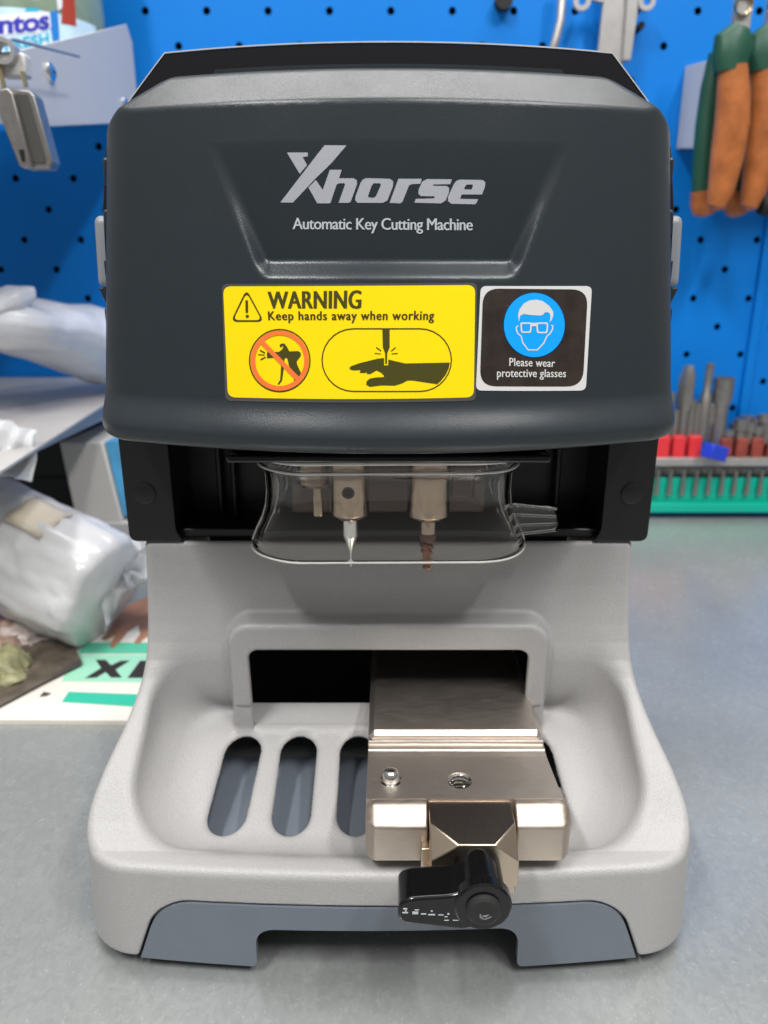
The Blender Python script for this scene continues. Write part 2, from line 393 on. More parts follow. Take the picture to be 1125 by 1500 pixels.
# ------------------------------------------------------------------ implicit surfaces for the moulded plastic
def smax(a, b, k):
    h = np.clip(0.5 - 0.5 * (b - a) / k, 0, 1)
    return b + (a - b) * h + k * h * (1 - h)
def smin(a, b, k): return -smax(-a, -b, k)
def rmax(a, b, r):
    """exact rounded intersection of two half spaces"""
    return np.minimum(np.maximum(a, b), -r) + np.sqrt(np.maximum(a + r, 0) ** 2 + np.maximum(b + r, 0) ** 2)
def sdf_mesh(f, lo, hi, h, name):
    ax = [np.arange(lo[i], hi[i] + h, h, dtype=np.float32) for i in range(3)]
    X, Y, Z = ax[0][:, None, None], ax[1][None, :, None], ax[2][None, None, :]
    V = (f(X, Y, Z) + np.zeros((len(ax[0]), len(ax[1]), len(ax[2])), np.float32)).astype(np.float32)
    Sg = V < 0
    cnt = np.zeros([n - 1 for n in V.shape], np.int8)
    offs = [(i, j, k) for i in (0, 1) for j in (0, 1) for k in (0, 1)]
    nx, ny, nz = cnt.shape
    for o in offs: cnt += Sg[o[0]:o[0] + nx, o[1]:o[1] + ny, o[2]:o[2] + nz]
    ci = np.argwhere((cnt > 0) & (cnt < 8))
    cv = np.stack([V[ci[:, 0] + o[0], ci[:, 1] + o[1], ci[:, 2] + o[2]] for o in offs], 1)
    acc = np.zeros((len(ci), 3)); num = np.zeros(len(ci))
    for a in range(8):
        for b in range(a + 1, 8):
            d = np.array(offs[b]) - np.array(offs[a])
            if np.abs(d).sum() != 1 or d.min() < 0: continue
            m_ = (cv[:, a] < 0) != (cv[:, b] < 0)
            den = np.where(m_, cv[:, a] - cv[:, b], 1)
            t = np.where(m_, cv[:, a] / den, 0)
            acc += m_[:, None] * (np.array(offs[a]) + t[:, None] * d); num += m_
    P = (ci + acc / num[:, None]) * h + np.array(lo)
    ids = np.full(cnt.shape, -1, np.int32); ids[ci[:, 0], ci[:, 1], ci[:, 2]] = np.arange(len(ci))
    Q = []
    for axx in range(3):
        sl0 = [slice(1, -1)] * 3; sl1 = [slice(1, -1)] * 3
        sl0[axx] = slice(0, -1); sl1[axx] = slice(1, None)
        A, B = Sg[tuple(sl0)], Sg[tuple(sl1)]
        e = np.argwhere(A != B)
        inside = A[e[:, 0], e[:, 1], e[:, 2]]
        g = e.copy()
        for q in range(3):
            if q != axx: g[:, q] += 1
        u, v = [(1, 2), (2, 0), (0, 1)][axx]
        def idx(du, dv):
            c = g.copy(); c[:, u] -= du; c[:, v] -= dv
            return ids[c[:, 0], c[:, 1], c[:, 2]]
        q4 = np.stack([idx(1, 1), idx(0, 1), idx(0, 0), idx(1, 0)], 1)
        q4[~inside] = q4[~inside][:, ::-1]
        Q.append(q4)
    Q = np.concatenate(Q); Q = Q[(Q >= 0).all(1)]
    def F(p): return np.asarray(f(p[:, 0], p[:, 1], p[:, 2]), float)
    def grad(p, e=0.02):
        g = np.zeros_like(p)
        for i in range(3):
            d = np.zeros(3); d[i] = e; g[:, i] = (F(p + d) - F(p - d)) / (2 * e)
        return g
    P0 = P.copy()
    for it in range(2):
        g = grad(P); val = F(P)
        stp = -(val / np.maximum((g * g).sum(1), 0.05))[:, None] * g
        ln = np.linalg.norm(stp, axis=1, keepdims=True); stp *= np.minimum(1, 0.5 * h / np.maximum(ln, 1e-9))
        P = P + stp
    g = grad(P, 0.035); Nn = g / np.maximum(np.linalg.norm(g, axis=1, keepdims=True), 1e-9)
    me = bpy.data.meshes.new(name)
    me.vertices.add(len(P)); me.vertices.foreach_set('co', P.astype(np.float32).ravel())
    me.loops.add(len(Q) * 4); me.loops.foreach_set('vertex_index', Q.astype(np.int32).ravel())
    me.polygons.add(len(Q)); me.polygons.foreach_set('loop_start', np.arange(0, len(Q) * 4, 4, dtype=np.int32))
    me.update(calc_edges=True); me.validate()
    me.shade_smooth()
    if len(me.vertices) == len(Nn): me.normals_split_custom_set_from_vertices(Nn.astype(np.float32).tolist())
    return me

def catmull(pts, n=5):
    P = [np.array(pts[0])] + [np.array(p) for p in pts] + [np.array(pts[-1])]; out = []
    for i in range(1, len(P) - 2):
        for k in range(n):
            t = k / n; a, b, c, d = P[i - 1], P[i], P[i + 1], P[i + 2]
            out.append(tuple(0.5 * ((2 * b) + (c - a) * t + (2 * a - 5 * b + 4 * c - d) * t * t + (3 * b - a - 3 * c + d) * t ** 3)))
    out.append(tuple(pts[-1])); return out
def poly_sdf(u, v, pts):
    d = None; s = None
    n = len(pts)
    for i in range(n):
        ax_, ay = pts[i]; bx, by = pts[i - 1]
        ex, ey = bx - ax_, by - ay; wx, wy = u - ax_, v - ay
        t = np.clip((wx * ex + wy * ey) / (ex * ex + ey * ey + 1e-12), 0, 1)
        dd = (wx - ex * t) ** 2 + (wy - ey * t) ** 2
        d = dd if d is None else np.minimum(d, dd)
        c1 = v >= ay; c2 = v < by; c3 = ex * wy > ey * wx
        fl = np.where((c1 & c2 & c3) | (~c1 & ~c2 & ~c3), -1.0, 1.0)
        s = fl if s is None else s * fl
    return s * np.sqrt(d)

# ================================================================== the setting
def structure(o): o['kind'] = 'structure'; return o
mb = MB(); mb.box(-110, 110, -45, 92, TABLE - 3, TABLE)
structure(mb.build('workbench_top', M['table'], smooth=False))

WALL = 88.0; PITCH_H = 6.3
def pegboard():
    t = thing('pegboard', 'bright blue perforated steel pegboard on the wall behind the bench', 'pegboard', (0, WALL, TABLE))
    bm = bmesh.new(); a = PITCH_H; r = 0.39; n = 12; cache = {}
    def V(x, y, z):
        k = (round(x, 3), round(y, 3), round(z, 3))
        if k not in cache: cache[k] = bm.verts.new((x, y, z))
        return cache[k]
    x0, z0 = -34.4, 36.9
    for i in range(-8, 22):
        for j in range(-12, 16):
            cx = x0 + i * a + (j % 2) * a / 2; cz = z0 + j * a / 2
            if not (-58 < cx < 58 and TABLE + 2 < cz < 74): continue
            D4 = [V(cx + a / 2, WALL, cz), V(cx, WALL, cz + a / 2), V(cx - a / 2, WALL, cz), V(cx, WALL, cz - a / 2)]
            ring = [V(cx + r * math.cos(2 * math.pi * k / n), WALL, cz + r * math.sin(2 * math.pi * k / n)) for k in range(n)]
            rb = [V(cx + r * math.cos(2 * math.pi * k / n), WALL + .15, cz + r * math.sin(2 * math.pi * k / n)) for k in range(n)]
            q = n // 4
            for s_ in range(4):
                arcv = [ring[(s_ * q + k) % n] for k in range(q + 1)]
                bm.faces.new([D4[s_], D4[(s_ + 1) % 4]] + arcv[::-1])
            for k in range(n): bm.faces.new([ring[k], rb[k], rb[(k + 1) % n], ring[(k + 1) % n]])
    me = bpy.data.meshes.new('panel'); bmesh.ops.recalc_face_normals(bm, faces=bm.faces[:]); bm.to_mesh(me); bm.free()
    link(me, 'perforated_panel', M['blue'], t)
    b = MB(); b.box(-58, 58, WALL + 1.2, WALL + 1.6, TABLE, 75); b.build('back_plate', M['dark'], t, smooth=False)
    b = MB(); x = at(1100, 480, WALL)[0]
    b.box(x - .15, x + .9, WALL - .5, WALL - .03, 6.0, 40); b.build('panel_rib', M['blue'], t, bevel=.12)
    b = MB(); b.box(-58, 58, WALL - .4, WALL - .03, TABLE, 2.0); b.build('bottom_flange', M['blue'], t, bevel=.1)
pegboard()

# ================================================================== the key cutting machine
MC = thing('key_cutting_machine', 'grey and charcoal automatic key cutting machine with yellow warning sticker, standing on the bench', 'key cutting machine', (0, 33, TABLE))

# ---- base shell
PROF = catmull([(24.6, 4.55), (25.6, 5.15), (27.2, 6.5), (29.3, 8.0), (31.05, 9.75), (31.98, 12.2), (32.5, 15.0), (32.55, 18.0)], 3)
PROFP = [(10, -4), (10, 4.4)] + PROF + [(32.55, 30), (70, 30), (70, -4)]
def y_front(x): return 23.3 + 0.42 * (x / 9.0) ** 2 * 0.8
def base_outer(x, y, z):
    ax_ = np.sqrt(x * x + 1e-4)
    t = np.clip((y - 24.5) / 7.5, 0, 1); t = t * t * (3 - 2 * t)
    W = 13.0 - 1.5 * t + 0.035 * (4.5 - np.minimum(z, 4.5))
    side = ax_ - W
    front = (y_front(ax_) - 0.0 - 0.03 * (4.5 - np.minimum(z, 4.5))) - y
    plan = rmax(side, front, 2.5)
    plan = rmax(plan, y - 44.0, 1.0)
    prof = poly_sdf(y, z, PROFP)
    return smax(plan, prof, 0.38)
def tray_floor(y): return 3.9 + 0.45 * (y - 26.4)
def base_body(x, y, z):
    o = base_outer(x, y, z)
    ax_ = np.sqrt(x * x + 1e-4)
    zf = tray_floor(y)
    gr = 1.75 * np.tanh((z - zf) / 1.35)
    t = np.clip((y - 25) / 7, 0, 1)
    bx = ax_ - (9.6 - 0.45 * t) - gr; by0 = (25.7 + 0.004 * ax_ ** 2) - y - gr * 0.9; by1 = y - 32.2 + gr * 0.5
    plan = rmax(rmax(bx, by0, 2.4), by1, 1.6) * 0.8
    basin = smax(plan, (zf - z) * 0.96, 0.5)
    body = smax(o, -basin, 0.4)
    fr = rmax(rmax(ax_ - 7.5, z - 11.8, 1.1), 30.60 + (11.8 - z) * 0.06 - y, 0.25)
    fr = np.maximum(fr, y - 34.0)
    body = smin(body, np.maximum(fr, -z + 3.0), 0.3)
    return body
def slots_sdf(x, y):
    d = None
    for cx in (1.45, 4.35, 7.26):
        ax_ = np.abs(x) - cx + 0.085 * (cx / 7.26) ** 3 * (y - 26.4)
        yy = np.maximum(np.abs(y - 28.6) - 1.38, 0)
        q = np.sqrt(ax_ ** 2 + yy ** 2) - 0.80
        d = q if d is None else np.minimum(d, q)
    return d
def base_f(x, y, z):
    body = base_body(x, y, z)
    shell = np.maximum(body, -(body + 0.38))
    opening = rmax(np.abs(x) - 6.55, z - 10.45, 0.5)
    opening = np.maximum(opening, tray_floor(y) - z + 0.05)
    opening = np.maximum(opening, np.maximum(30.2 - y, y - 36.0))
    shell = smax(shell, -opening, 0.14)
    slab = np.maximum(np.maximum(np.abs(x) - 7.2, z - tray_floor(y)), np.maximum(tray_floor(y) - 0.4 - z, np.maximum(31.3 - y, y - 32.4)))
    shell = smin(shell, slab, 0.03)
    sl = np.maximum(slots_sdf(x, y), z - tray_floor(y) - 1.2)
    shell = smax(shell, -sl, 0.42)
    # front cut-out for the chip tray
    W = 10.45 - 0.36 * np.clip(z, 0, 3.2)
    cut = rmax(np.abs(x) - W, z - 3.02, 1.35)
    cut = np.maximum(cut, y - 26.0)
    shell = smax(shell, -cut, 0.12)
    shell = smax(shell, -(z - 0.0), 0.2)
    return smax(shell, z - 15.15, 0.25)
me = sdf_mesh(base_f, (-13.1, 22.3, -0.5), (13.1, 44.6, 15.7), 0.1, 'base')
base = link(me, 'base_shell', M['shell'], MC)

# ---- inside and chip tray
b = MB(); b.prism([(25.2, 0.2), (25.2, 2.0), (26.5, 2.4), (30.6, 3.4), (32.2, 3.5), (32.2, 0.2)], -9.2, 9.2, 'x')
tray = b.build('chip_tray', M['slate'], MC)
fp = [(-10.33, 0.0), (-5.55, -0.12), (-5.42, 0.1), (-5.42, 1.80), (5.3, 1.90), (5.3, 0.1), (5.42, -.12), (10.33, 0.0), (9.30, 2.95), (-9.30, 2.95)]
fp = rounded(fp, [.05, .12, .3, 1.0, 1.0, .3, .12, .05, 1.5, 1.5], 8)
me = flat_mesh([[fp]], lambda u, v: Vector((u, float(y_front(u)) - 0.03 * (4.5 - v) - 0.02, v)), 0.6, 0.35)
fpn = link(me, 'tray_front', M['slate'], tray)
md = fpn.modifiers.new('bevel', 'BEVEL'); md.width = 0.0006; md.segments = 2; md.limit_method = 'ANGLE'; md.angle_limit = R(50)
b = MB(); b.box(-10.6, 10.6, 41.2, 41.5, 0.1, 14.6); b.build('inner_wall', M['dark'], MC, smooth=False)
b = MB(); b.box(-9.5, 9.5, 25.0, 25.15, 0.05, 1.95); b.build('cutout_shade', M['dark'], MC, smooth=False)  # near-black sheet put in for the shade behind the handle cut-out
for sx in (-1, 1):
    for yy in (25.6, 41):
        b = MB(); b.lathe([(0.75, TABLE), (0.85, TABLE + .08), (0.85, 0.02)], (sx * 8.6, yy, 0), n=24); b.build('rubber_foot', M['rubber'], MC)

# ---- rear black housing behind the head
b = MB()
oc = rounded([(-12.1, 15.2), (12.1, 15.2), (12.1, 21.6), (-12.1, 21.6)], .45)
b.prism(oc, 35.8, 43.0, 'y'); b.build('rear_housing', M['black'], MC, bevel=.08)
for sx in (-1, 1):
    b = MB()
    pl = rounded([(sx * 12.1, 15.2), (sx * 12.1, 21.5), (sx * 9.9, 21.5), (sx * 9.9, 15.7), (sx * 9.55, 15.2)], .4)
    b.prism(pl, 32.45, 35.81, 'y'); pk = b.build('side_pillar', M['black'], MC, bevel=.12, seg=3)
    b = MB(); b.lathe([(0.50, 0), (0.50, -.07), (0.42, -.10), (0.0, -.10)], (sx * 11.15, 32.46, 17.55), 'y', 28, caps=False)
    b.build('screw_cap', M['black'], pk)
b = MB(); b.prism(rounded([(-9.9, 15.2), (9.9, 15.2), (9.9, 15.65), (-9.9, 15.65)], .1), 33.0, 35.81, 'y'); b.build('housing_sill', M['black'], MC, bevel=.08)
for x in (-8.3, -7.6, 8.3):
    b = MB(); b.box(x - .12, x + .12, 34.9, 35.81, 15.25, 22); b.build('housing_rib', M['black'], MC, bevel=.08)
for sx in (-1, 1):
    b = MB(); pts = [(sx * 6.4, 35.7, 22), (sx * 6.3, 35.7, 18.2), (sx * 5.9, 35.7, 17.4), (sx * 5.2, 35.7, 16.9), (sx * 4.3, 35.7, 16.8)]
    b.tube(pts, .16, 8); b.build('housing_rib', M['black'], MC)

# ---- head cover
def f_y0(z):
    # front profile: leaning back upward, with a chin near the bottom
    y = 26.05 + 0.095 * (z - 24.0)
    chin = np.clip((22.85 - z) / 1.3, 0, 1); chin = chin * chin * (3 - 2 * chin)
    return y - 0.40 * chin
def recess(x, z):
    ax_ = np.sqrt(x * x + 1e-6)
    up = np.clip((31.3 - z) / 3.8, 0, 1) ** 1.15
    hw = 4.1 + (z - 27.4) * 0.40
    side = np.clip((hw + 0.55 - ax_) / 0.55, 0, 1); side = side * side * (3 - 2 * side)
    bot = np.clip((z - 26.92) / 0.7, 0, 1); bot = bot * bot * (3 - 2 * bot)
    return 0.50 * up * side * bot
def face_y(x, z):
    return f_y0(z) + 0.0208 * x * x + recess(x, z)
def head_f(x, y, z):
    ax_ = np.sqrt(x * x + 1e-4)
    W = 11.55 - 0.105 * (z - 22.0)
    front = (face_y(x, z) - y) * 0.92
    plan = rmax(ax_ - W, front, 1.7)
    # a slightly tighter cheek
    cham = ((z - 32.55) - (y - (f_y0(z) + 0.0208 * x * x)) * 0.98) * 0.7
    cham = (z - 32.5 + 0.06*0 - 1.0 * (y - (26.85 + 0.0208 * x * x))) * 0.69
    d = smax(plan, cham, 0.07)
    d = smax(d, z - 33.72, 0.2)
    d = smax(d, (ax_ - 10.4) * 0.5 + (z - 32.15) * 0.866, 0.2)
    d = smax(d, y - 41.0, 0.5)
    d = smax(d, 20.95 + 0.012 * np.maximum(y - 26, 0) - z, 0.75)
    return d
me = sdf_mesh(head_f, (-12.3, 24.9, 20.4), (12.3, 41.6, 34.3), 0.12, 'head')
head = link(me, 'head_cover', M['cover'], MC)

# thin lower lip and dark underside
def bowed(pts, y0, k=0.0208, depth=None):
    return lambda u, v: Vector((u, y0 + k * u * u, v))
b = MB(); b.box(-8.7, 8.7, 28.6, 35.9, 20.78, 21.1); b.build('underside_plate', M['gloss'], MC, bevel=.25, seg=3)
b = MB(); b.box(-6.2, 6.2, 27.4, 35.0, 20.25, 20.56); b.build('shield_mount', M['gloss'], MC, bevel=.1)

# lid behind the chamfer
lid2 = [(-11.0, 31.4), (11.0, 31.4), (10.74, 32.45), (8.12, 34.72), (-8.12, 34.72), (-10.74, 32.45)]
me = flat_mesh([[lid2]], bowed(lid2, 29.3), 0.6, 10.5)
lid = link(me, 'display_lid', M['lid'], MC)
ed = stroke([(-10.74, 32.45), (-8.12, 34.72), (-4, 34.72), (0, 34.72), (4, 34.72), (8.12, 34.72), (10.74, 32.45)], 0.045)
me = flat_mesh(ed, lambda u, v: Vector((u, 29.27 + .0208 * u * u, v + .03)), 0.6, 0.05)
link(me, 'lid_edge', M['edge'], lid)
st = [(-6.1, 33.66), (6.1, 33.66), (6.0, 33.84), (-6.0, 33.84)]
me = flat_mesh([[st]], lambda u, v: Vector((u, 28.25 + .0208 * u * u, v)), 0.6, 0.9)
link(me, 'top_ledge', M['cover'], MC)
# side fittings
for sx in (-1, 1):
    b = MB(); b.prism(rounded([(31.3, 26.6), (36.0, 26.6), (36.0, 29.35), (31.7, 29.35)], .35), sx * 10.6, sx * 11.8, 'x')
    b.build('side_handle', M['handle'], MC, bevel=.35, seg=4)
    b = MB(); vs = []
    b.loft([[(sx * 10.8, 31.5, 25.2), (sx * 10.8, 36, 25.2), (sx * 11.35, 36, 25.3), (sx * 11.35, 31.5, 25.3)],
            [(sx * 10.8, 31.5, 26.58), (sx * 10.8, 36, 26.58), (sx * 11.85, 36, 26.58), (sx * 11.85, 31.5, 26.58)]])
    b.build('handle_socket', M['cover'], MC, bevel=.06)
    b = MB()
    b.loft([[(sx * 10.0, 30.9, 32.0), (sx * 10.0, 34.5, 32.0), (sx * 10.80, 34.5, 32.0), (sx * 10.72, 30.9, 31.7)],
            [(sx * 10.4, 30.6, 29.5), (sx * 10.4, 34.5, 29.5), (sx * 11.02, 34.5, 29.5), (sx * 10.98, 30.6, 29.5)],
            [(sx * 10.8, 30.6, 24.6), (sx * 10.8, 34.0, 24.6), (sx * 11.30, 34.0, 24.6), (sx * 11.28, 30.6, 24.6)]])
    b.build('side_trim', M['lid'], MC, bevel=.05)
    for k in range(4):
        z0 = 24.9 + k * 1.8; xo = 11.27 - .105 * (z0 - 24.6)
        b = MB(); b.box(min(sx * 10.4, sx * xo), max(sx * 10.4, sx * xo), 30.2, 33.8, z0, z0 + .95)
        b.build('side_vent_fin', M['cover'], MC, bevel=.1)

# ---- print and stickers on the head, laid on its curved face
def px_face(px, py):
    D = 26.5
    for _ in range(14):
        x, _, z = at(px, py, D); D = float(face_y(np.float64(x), np.float64(z)))
    return (x, z)
def fmap(off):
    def f(u, v): return Vector((u, float(face_y(np.float64(u), np.float64(v))) - off, v))
    return f
def bolder(txt, quad, space=1.0, dx=0.35):
    return [[[[(p[0] + k * dx, p[1]) for p in lp] for lp in rg] for rg in text_fit(txt, quad, 0, space)] for k in (-1, 0, 1)]
def face_text(txt, quad, name, m, parent, off, space=1.0, dx=0.35):
    for k, regs in enumerate(bolder(txt, quad, space, dx)):
        me_ = flat_mesh([[[px_face(*p) for p in lp] for lp in rg] for rg in regs], fmap(off + .003 * k), 0.5)
        if k == 0: me0 = bmesh.new(); me0.from_mesh(me_)
        else: me0.from_mesh(me_)
    me_ = bpy.data.meshes.new(name); me0.to_mesh(me_); me0.free()
    return link(me_, name, m, parent)
def face_print(regs, name, m, parent, off, step=0.45, thick=None):
    R2 = [[[px_face(*p) for p in lp] for lp in rg] for rg in regs]
    me = flat_mesh(R2, fmap(off), step, thick)
    return link(me, name, m, parent)
c4 = lambda P: [(400 + x * .14222, 200 + y * .14222) for x, y in P]
c5 = lambda P: [(550 + x * .15111, 200 + y * .15111) for x, y in P]
glyph = {
 'letter_x': [[c4([(75, 680), (530, 90), (757, 92), (600, 275), (430, 440), (205, 680)])], [c4([(143, 165), (358, 165), (358, 205), (305, 212), (350, 295), (275, 385)])]],
 'letter_h': [[c4([(440, 448), (512, 550), (585, 343), (706, 343), (680, 430), (830, 430), (862, 450), (865, 490), (800, 670), (780, 683), (675, 683), (742, 495), (735, 482), (680, 482), (655, 495), (590, 688), (455, 688), (365, 525)])]],
 'letter_o': [[[(536, 261), (571.2, 262), (576, 265.7), (575.7, 272.5), (567.4, 293.7), (560.6, 297.2), (523.7, 297.1), (520.2, 293.1), (520.9, 287.5), (528, 268.3), (531, 263.5)],
               [(547.2, 268.5), (557, 268.5), (557.9, 271), (550.8, 287.6), (547.2, 289.9), (540, 289.2), (539.1, 287), (544.3, 272.5)]]],
 'letter_r': [[c5([(222, 410), (448, 410), (435, 458), (350, 462), (325, 475), (262, 632), (240, 648), (137, 643)])]],
 'letter_s': [[c5([(740, 415), (725, 462), (560, 465), (556, 478), (690, 480), (715, 500), (712, 540), (680, 620), (635, 648), (378, 642), (390, 605), (565, 600), (578, 580), (440, 577), (415, 555), (420, 510), (455, 435), (500, 413)])]],
 'letter_e': [[c5([(820, 418), (1040, 422), (1065, 445), (1060, 490), (1032, 562), (835, 562), (820, 604), (995, 608), (975, 650), (960, 657), (735, 652), (702, 625), (705, 580), (760, 460), (785, 430)]),
               c5([(885, 465), (940, 466), (945, 478), (932, 514), (858, 512), (870, 480)])]]}
for nm, regs in glyph.items():
    face_print(regs, nm, M['silver_print'], head, 0.012, 0.4)
face_text('Automatic Key Cutting Machine', [(429, 319), (692, 320), (692, 343), (429, 341)], 'subtitle_print', M['white_print'], head, 0.012, 0.95, 0.4)

def quad_pts(q, r): return rounded(q, r, 6)
ws = face_print([[quad_pts([(325, 416), (699, 414), (697, 587), (330, 587)], 9)]], 'warning_sticker', M['rim'], MC, 0.02, 0.45, 0.018)
face_print([[quad_pts([(327, 419.5), (696, 417.5), (694, 582), (334, 582)], 12)]], 'yellow_field', M['yellow'], ws, 0.028)
d1 = lambda P: [(320 + x * .17778, 410 + y * .17778) for x, y in P]
d2 = lambda P: [(500 + x * .17778, 410 + y * .17778) for x, y in P]
OFF = 0.036
tri_o = d1(rounded([(232, 75), (378, 345), (102, 345)], 60, 6)); tri_i = d1(rounded([(234, 103), (358, 331), (122, 331)], 50, 6))
face_print([[tri_o, tri_i]], 'triangle_symbol', M['brownink'], ws, OFF)
face_print([[d1([(223, 168), (245, 168), (246, 265), (240, 274), (230, 274), (225, 265)])], [d1(arc(239, 300, 14, 0, 330, 11))]], 'exclamation_mark', M['olive'], ws, OFF)
face_text('WARNING', [(393, 427), (529, 425), (528, 452), (394, 452)], 'warning_heading', M['olive'], ws, OFF, 1.06, 1.2)
face_text('Keep hands away when working', [(393, 456), (636, 455), (635, 473), (394, 473)], 'warning_text', M['brownink'], ws, OFF, 1.12, 0.55)
cxx, cyy = 506, 664
ring = lambda r, n=40: d1([(cxx + r * math.cos(2 * math.pi * k / n), cyy + r * 1.03 * math.sin(2 * math.pi * k / n)) for k in range(n)])
face_print([[ring(254), ring(244)]], 'prohibition_outline', M['brownink'], ws, OFF)
gun = [(400, 598), (412, 592), (500, 592), (530, 568), (536, 548), (528, 542), (520, 556), (508, 552), (505, 535), (518, 524), (545, 524), (565, 550), (585, 588), (660, 586), (678, 600), (680, 625), (645, 672), (650, 700), (688, 780), (640, 835), (622, 835), (628, 790), (600, 745), (580, 700), (570, 650), (560, 640), (545, 650), (538, 740), (525, 830), (500, 862), (488, 858), (510, 820), (518, 700), (505, 655), (475, 640), (402, 645)]
face_print([[d1(gun)]], 'spray_gun_symbol', M['olive'], ws, OFF)
face_print([[d1(q)] for q in ([(346, 574), (386, 596), (382, 608), (342, 586)], [(330, 611), (382, 614), (382, 623), (330, 620)], [(346, 652), (388, 630), (392, 641), (350, 663)])], 'impact_lines', M['olive'], ws, OFF)
face_print([[ring(240), ring(203)]], 'prohibition_ring', M['orange'], ws, OFF + .008)
face_print([[d1([(342, 520), (372, 497), (668, 800), (640, 828)])]], 'prohibition_bar', M['orange'], ws, OFF + .009)
def stad(x0, x1, y0, y1, n=14):
    r = (y1 - y0) / 2; cy = (y0 + y1) / 2
    return [(x1 - r + r * math.cos(R(-90 + 180 * k / n)), cy + r * math.sin(R(-90 + 180 * k / n))) for k in range(n + 1)] + \
           [(x0 + r + r * math.cos(R(90 + 180 * k / n)), cy + r * math.sin(R(90 + 180 * k / n))) for k in range(n + 1)]
face_print([[stad(471, 662, 480.5, 574), stad(472.8, 660.3, 482.4, 572.2)]], 'picture_border', M['brownink'], ws, OFF)
drill = [(338, 402), (398, 402), (398, 555), (378, 605), (376, 692), (362, 692), (361, 605), (342, 555)]
handp = [(67, 722), (85, 708), (150, 685), (300, 648), (352, 643), (352, 703), (386, 703), (388, 655), (440, 668), (525, 687), (700, 684), (893, 680), (885, 725), (860, 780), (820, 830), (790, 858), (700, 845), (590, 828), (545, 828), (500, 852), (440, 870), (330, 868), (235, 880), (205, 862), (208, 835), (235, 812), (290, 802), (350, 800), (352, 788), (330, 765), (290, 745), (240, 774), (212, 774), (210, 760), (190, 766), (152, 764), (158, 742), (100, 744), (72, 738)]
face_print([[d2(drill)]], 'drill_symbol', M['olive'], ws, OFF)
face_print([[d2(handp)]], 'hand_symbol', M['olive'], ws, OFF)
face_print([[d2(q)] for q in ([(285, 560), (292, 552), (330, 582), (325, 590)], [(274, 601), (325, 606), (325, 613), (274, 608)], [(408, 583), (445, 552), (450, 560), (414, 590)], [(414, 605), (465, 601), (465, 609), (414, 613)])], 'impact_lines', M['brownink'], ws, OFF)

gs = face_print([[quad_pts([(704, 419), (867, 419), (858, 572), (697, 572)], 9)]], 'glasses_sticker', M['white'], MC, 0.02, 0.45, 0.018)
d3 = lambda P: [(695 + x * .16, 410 + y * .16) for x, y in P]
face_print([[d3(rounded([(78, 78), (1038, 88), (990, 975), (48, 972)], 150, 7))]], 'umber_field', M['umber'], gs, 0.028)
ell = lambda rx, ry, n=40: d3([(546 + rx * math.cos(2 * math.pi * k / n), 412 + ry * math.sin(2 * math.pi * k / n)) for k in range(n)])
face_print([[ell(288, 304)]], 'disc_rim', M['navy'], gs, OFF)
face_print([[ell(278, 294)]], 'blue_disc', M['cyan'], gs, OFF + .008)
O2 = OFF + .016
face_print([[d3([(405, 385), (397, 320), (410, 270), (450, 215), (500, 188), (560, 180), (620, 192), (680, 235), (718, 290), (718, 330), (705, 365), (685, 388), (693, 340), (688, 310), (668, 295), (640, 297), (625, 318), (600, 326), (520, 322), (450, 312), (418, 325), (410, 355)])]], 'hair_symbol', M['white'], gs, O2)
def lens(cx, cy, w_, h_, r_, t_):
    q = [(cx - w_, cy - h_), (cx + w_, cy - h_), (cx + w_ * .88, cy + h_), (cx - w_ * .88, cy + h_)]
    q2 = [(cx - w_ + t_, cy - h_ + t_), (cx + w_ - t_, cy - h_ + t_), (cx + (w_ - t_) * .86, cy + h_ - t_), (cx - (w_ - t_) * .86, cy + h_ - t_)]
    return [d3(rounded(q, r_)), d3(rounded(q2, r_ * .7))]
face_print([lens(470, 436, 54, 48, 22, 14), lens(618, 438, 56, 50, 22, 14), [d3([(515, 392), (572, 392), (566, 425), (545, 422), (522, 425)])]], 'goggles_symbol', M['white'], gs, O2)
face_print([q for q in stroke(d3([(398, 420), (382, 430), (382, 460), (395, 490), (425, 515), (440, 575), (490, 640), (572, 640), (630, 580), (660, 515), (690, 490), (712, 450), (714, 420), (700, 414)]), 1.9)], 'face_outline', M['white'], gs, O2)
face_text('Please wear', [(746, 524), (813, 526), (812, 537.5), (746, 536)], 'sticker_text', M['white'], gs, OFF, 1.05, 0.25)
face_text('protective glasses', [(728, 540), (829, 541), (828, 556), (728, 556)], 'sticker_text', M['white'], gs, OFF, 1.05, 0.25)

# ---- clear shield
def upath(wd, fr, r, back=34.6, n=10):
    P = [(-wd, back), (-wd, (fr + r + back) / 2)] + [(-wd + r + r * math.cos(R(180 + 90 * k / n)), fr + r + r * math.sin(R(180 + 90 * k / n))) for k in range(n + 1)]
    P += [(0, fr)] + [(wd - r + r * math.cos(R(270 + 90 * k / n)), fr + r + r * math.sin(R(270 + 90 * k / n))) for k in range(n + 1)] + [(wd, (fr + r + back) / 2), (wd, back)]
    return P
lev = [(20.3, 5.30, 28.2, 2.2), (20.05, 5.5, 28.0, 2.25), (19.85, 5.52, 27.97, 2.25), (19.62, 5.42, 28.05, 2.2), (19.48, 5.25, 28.22, 2.1), (19.0, 5.2, 28.27, 2.1), (18.2, 5.18, 28.28, 2.1),
       (17.5, 5.25, 28.22, 2.15), (16.9, 5.42, 28.1, 2.2), (16.4, 5.66, 27.98, 2.3), (16.05, 5.80, 27.9, 2.4), (15.9, 5.86, 27.84, 2.42), (15.74, 5.9, 27.81, 2.44), (15.66, 5.88, 27.84, 2.4)]
lev = [(20.3 - (20.3 - z_) * .925, w_, f_, r_) for z_, w_, f_, r_ in lev]
th = 0.2; rings = []
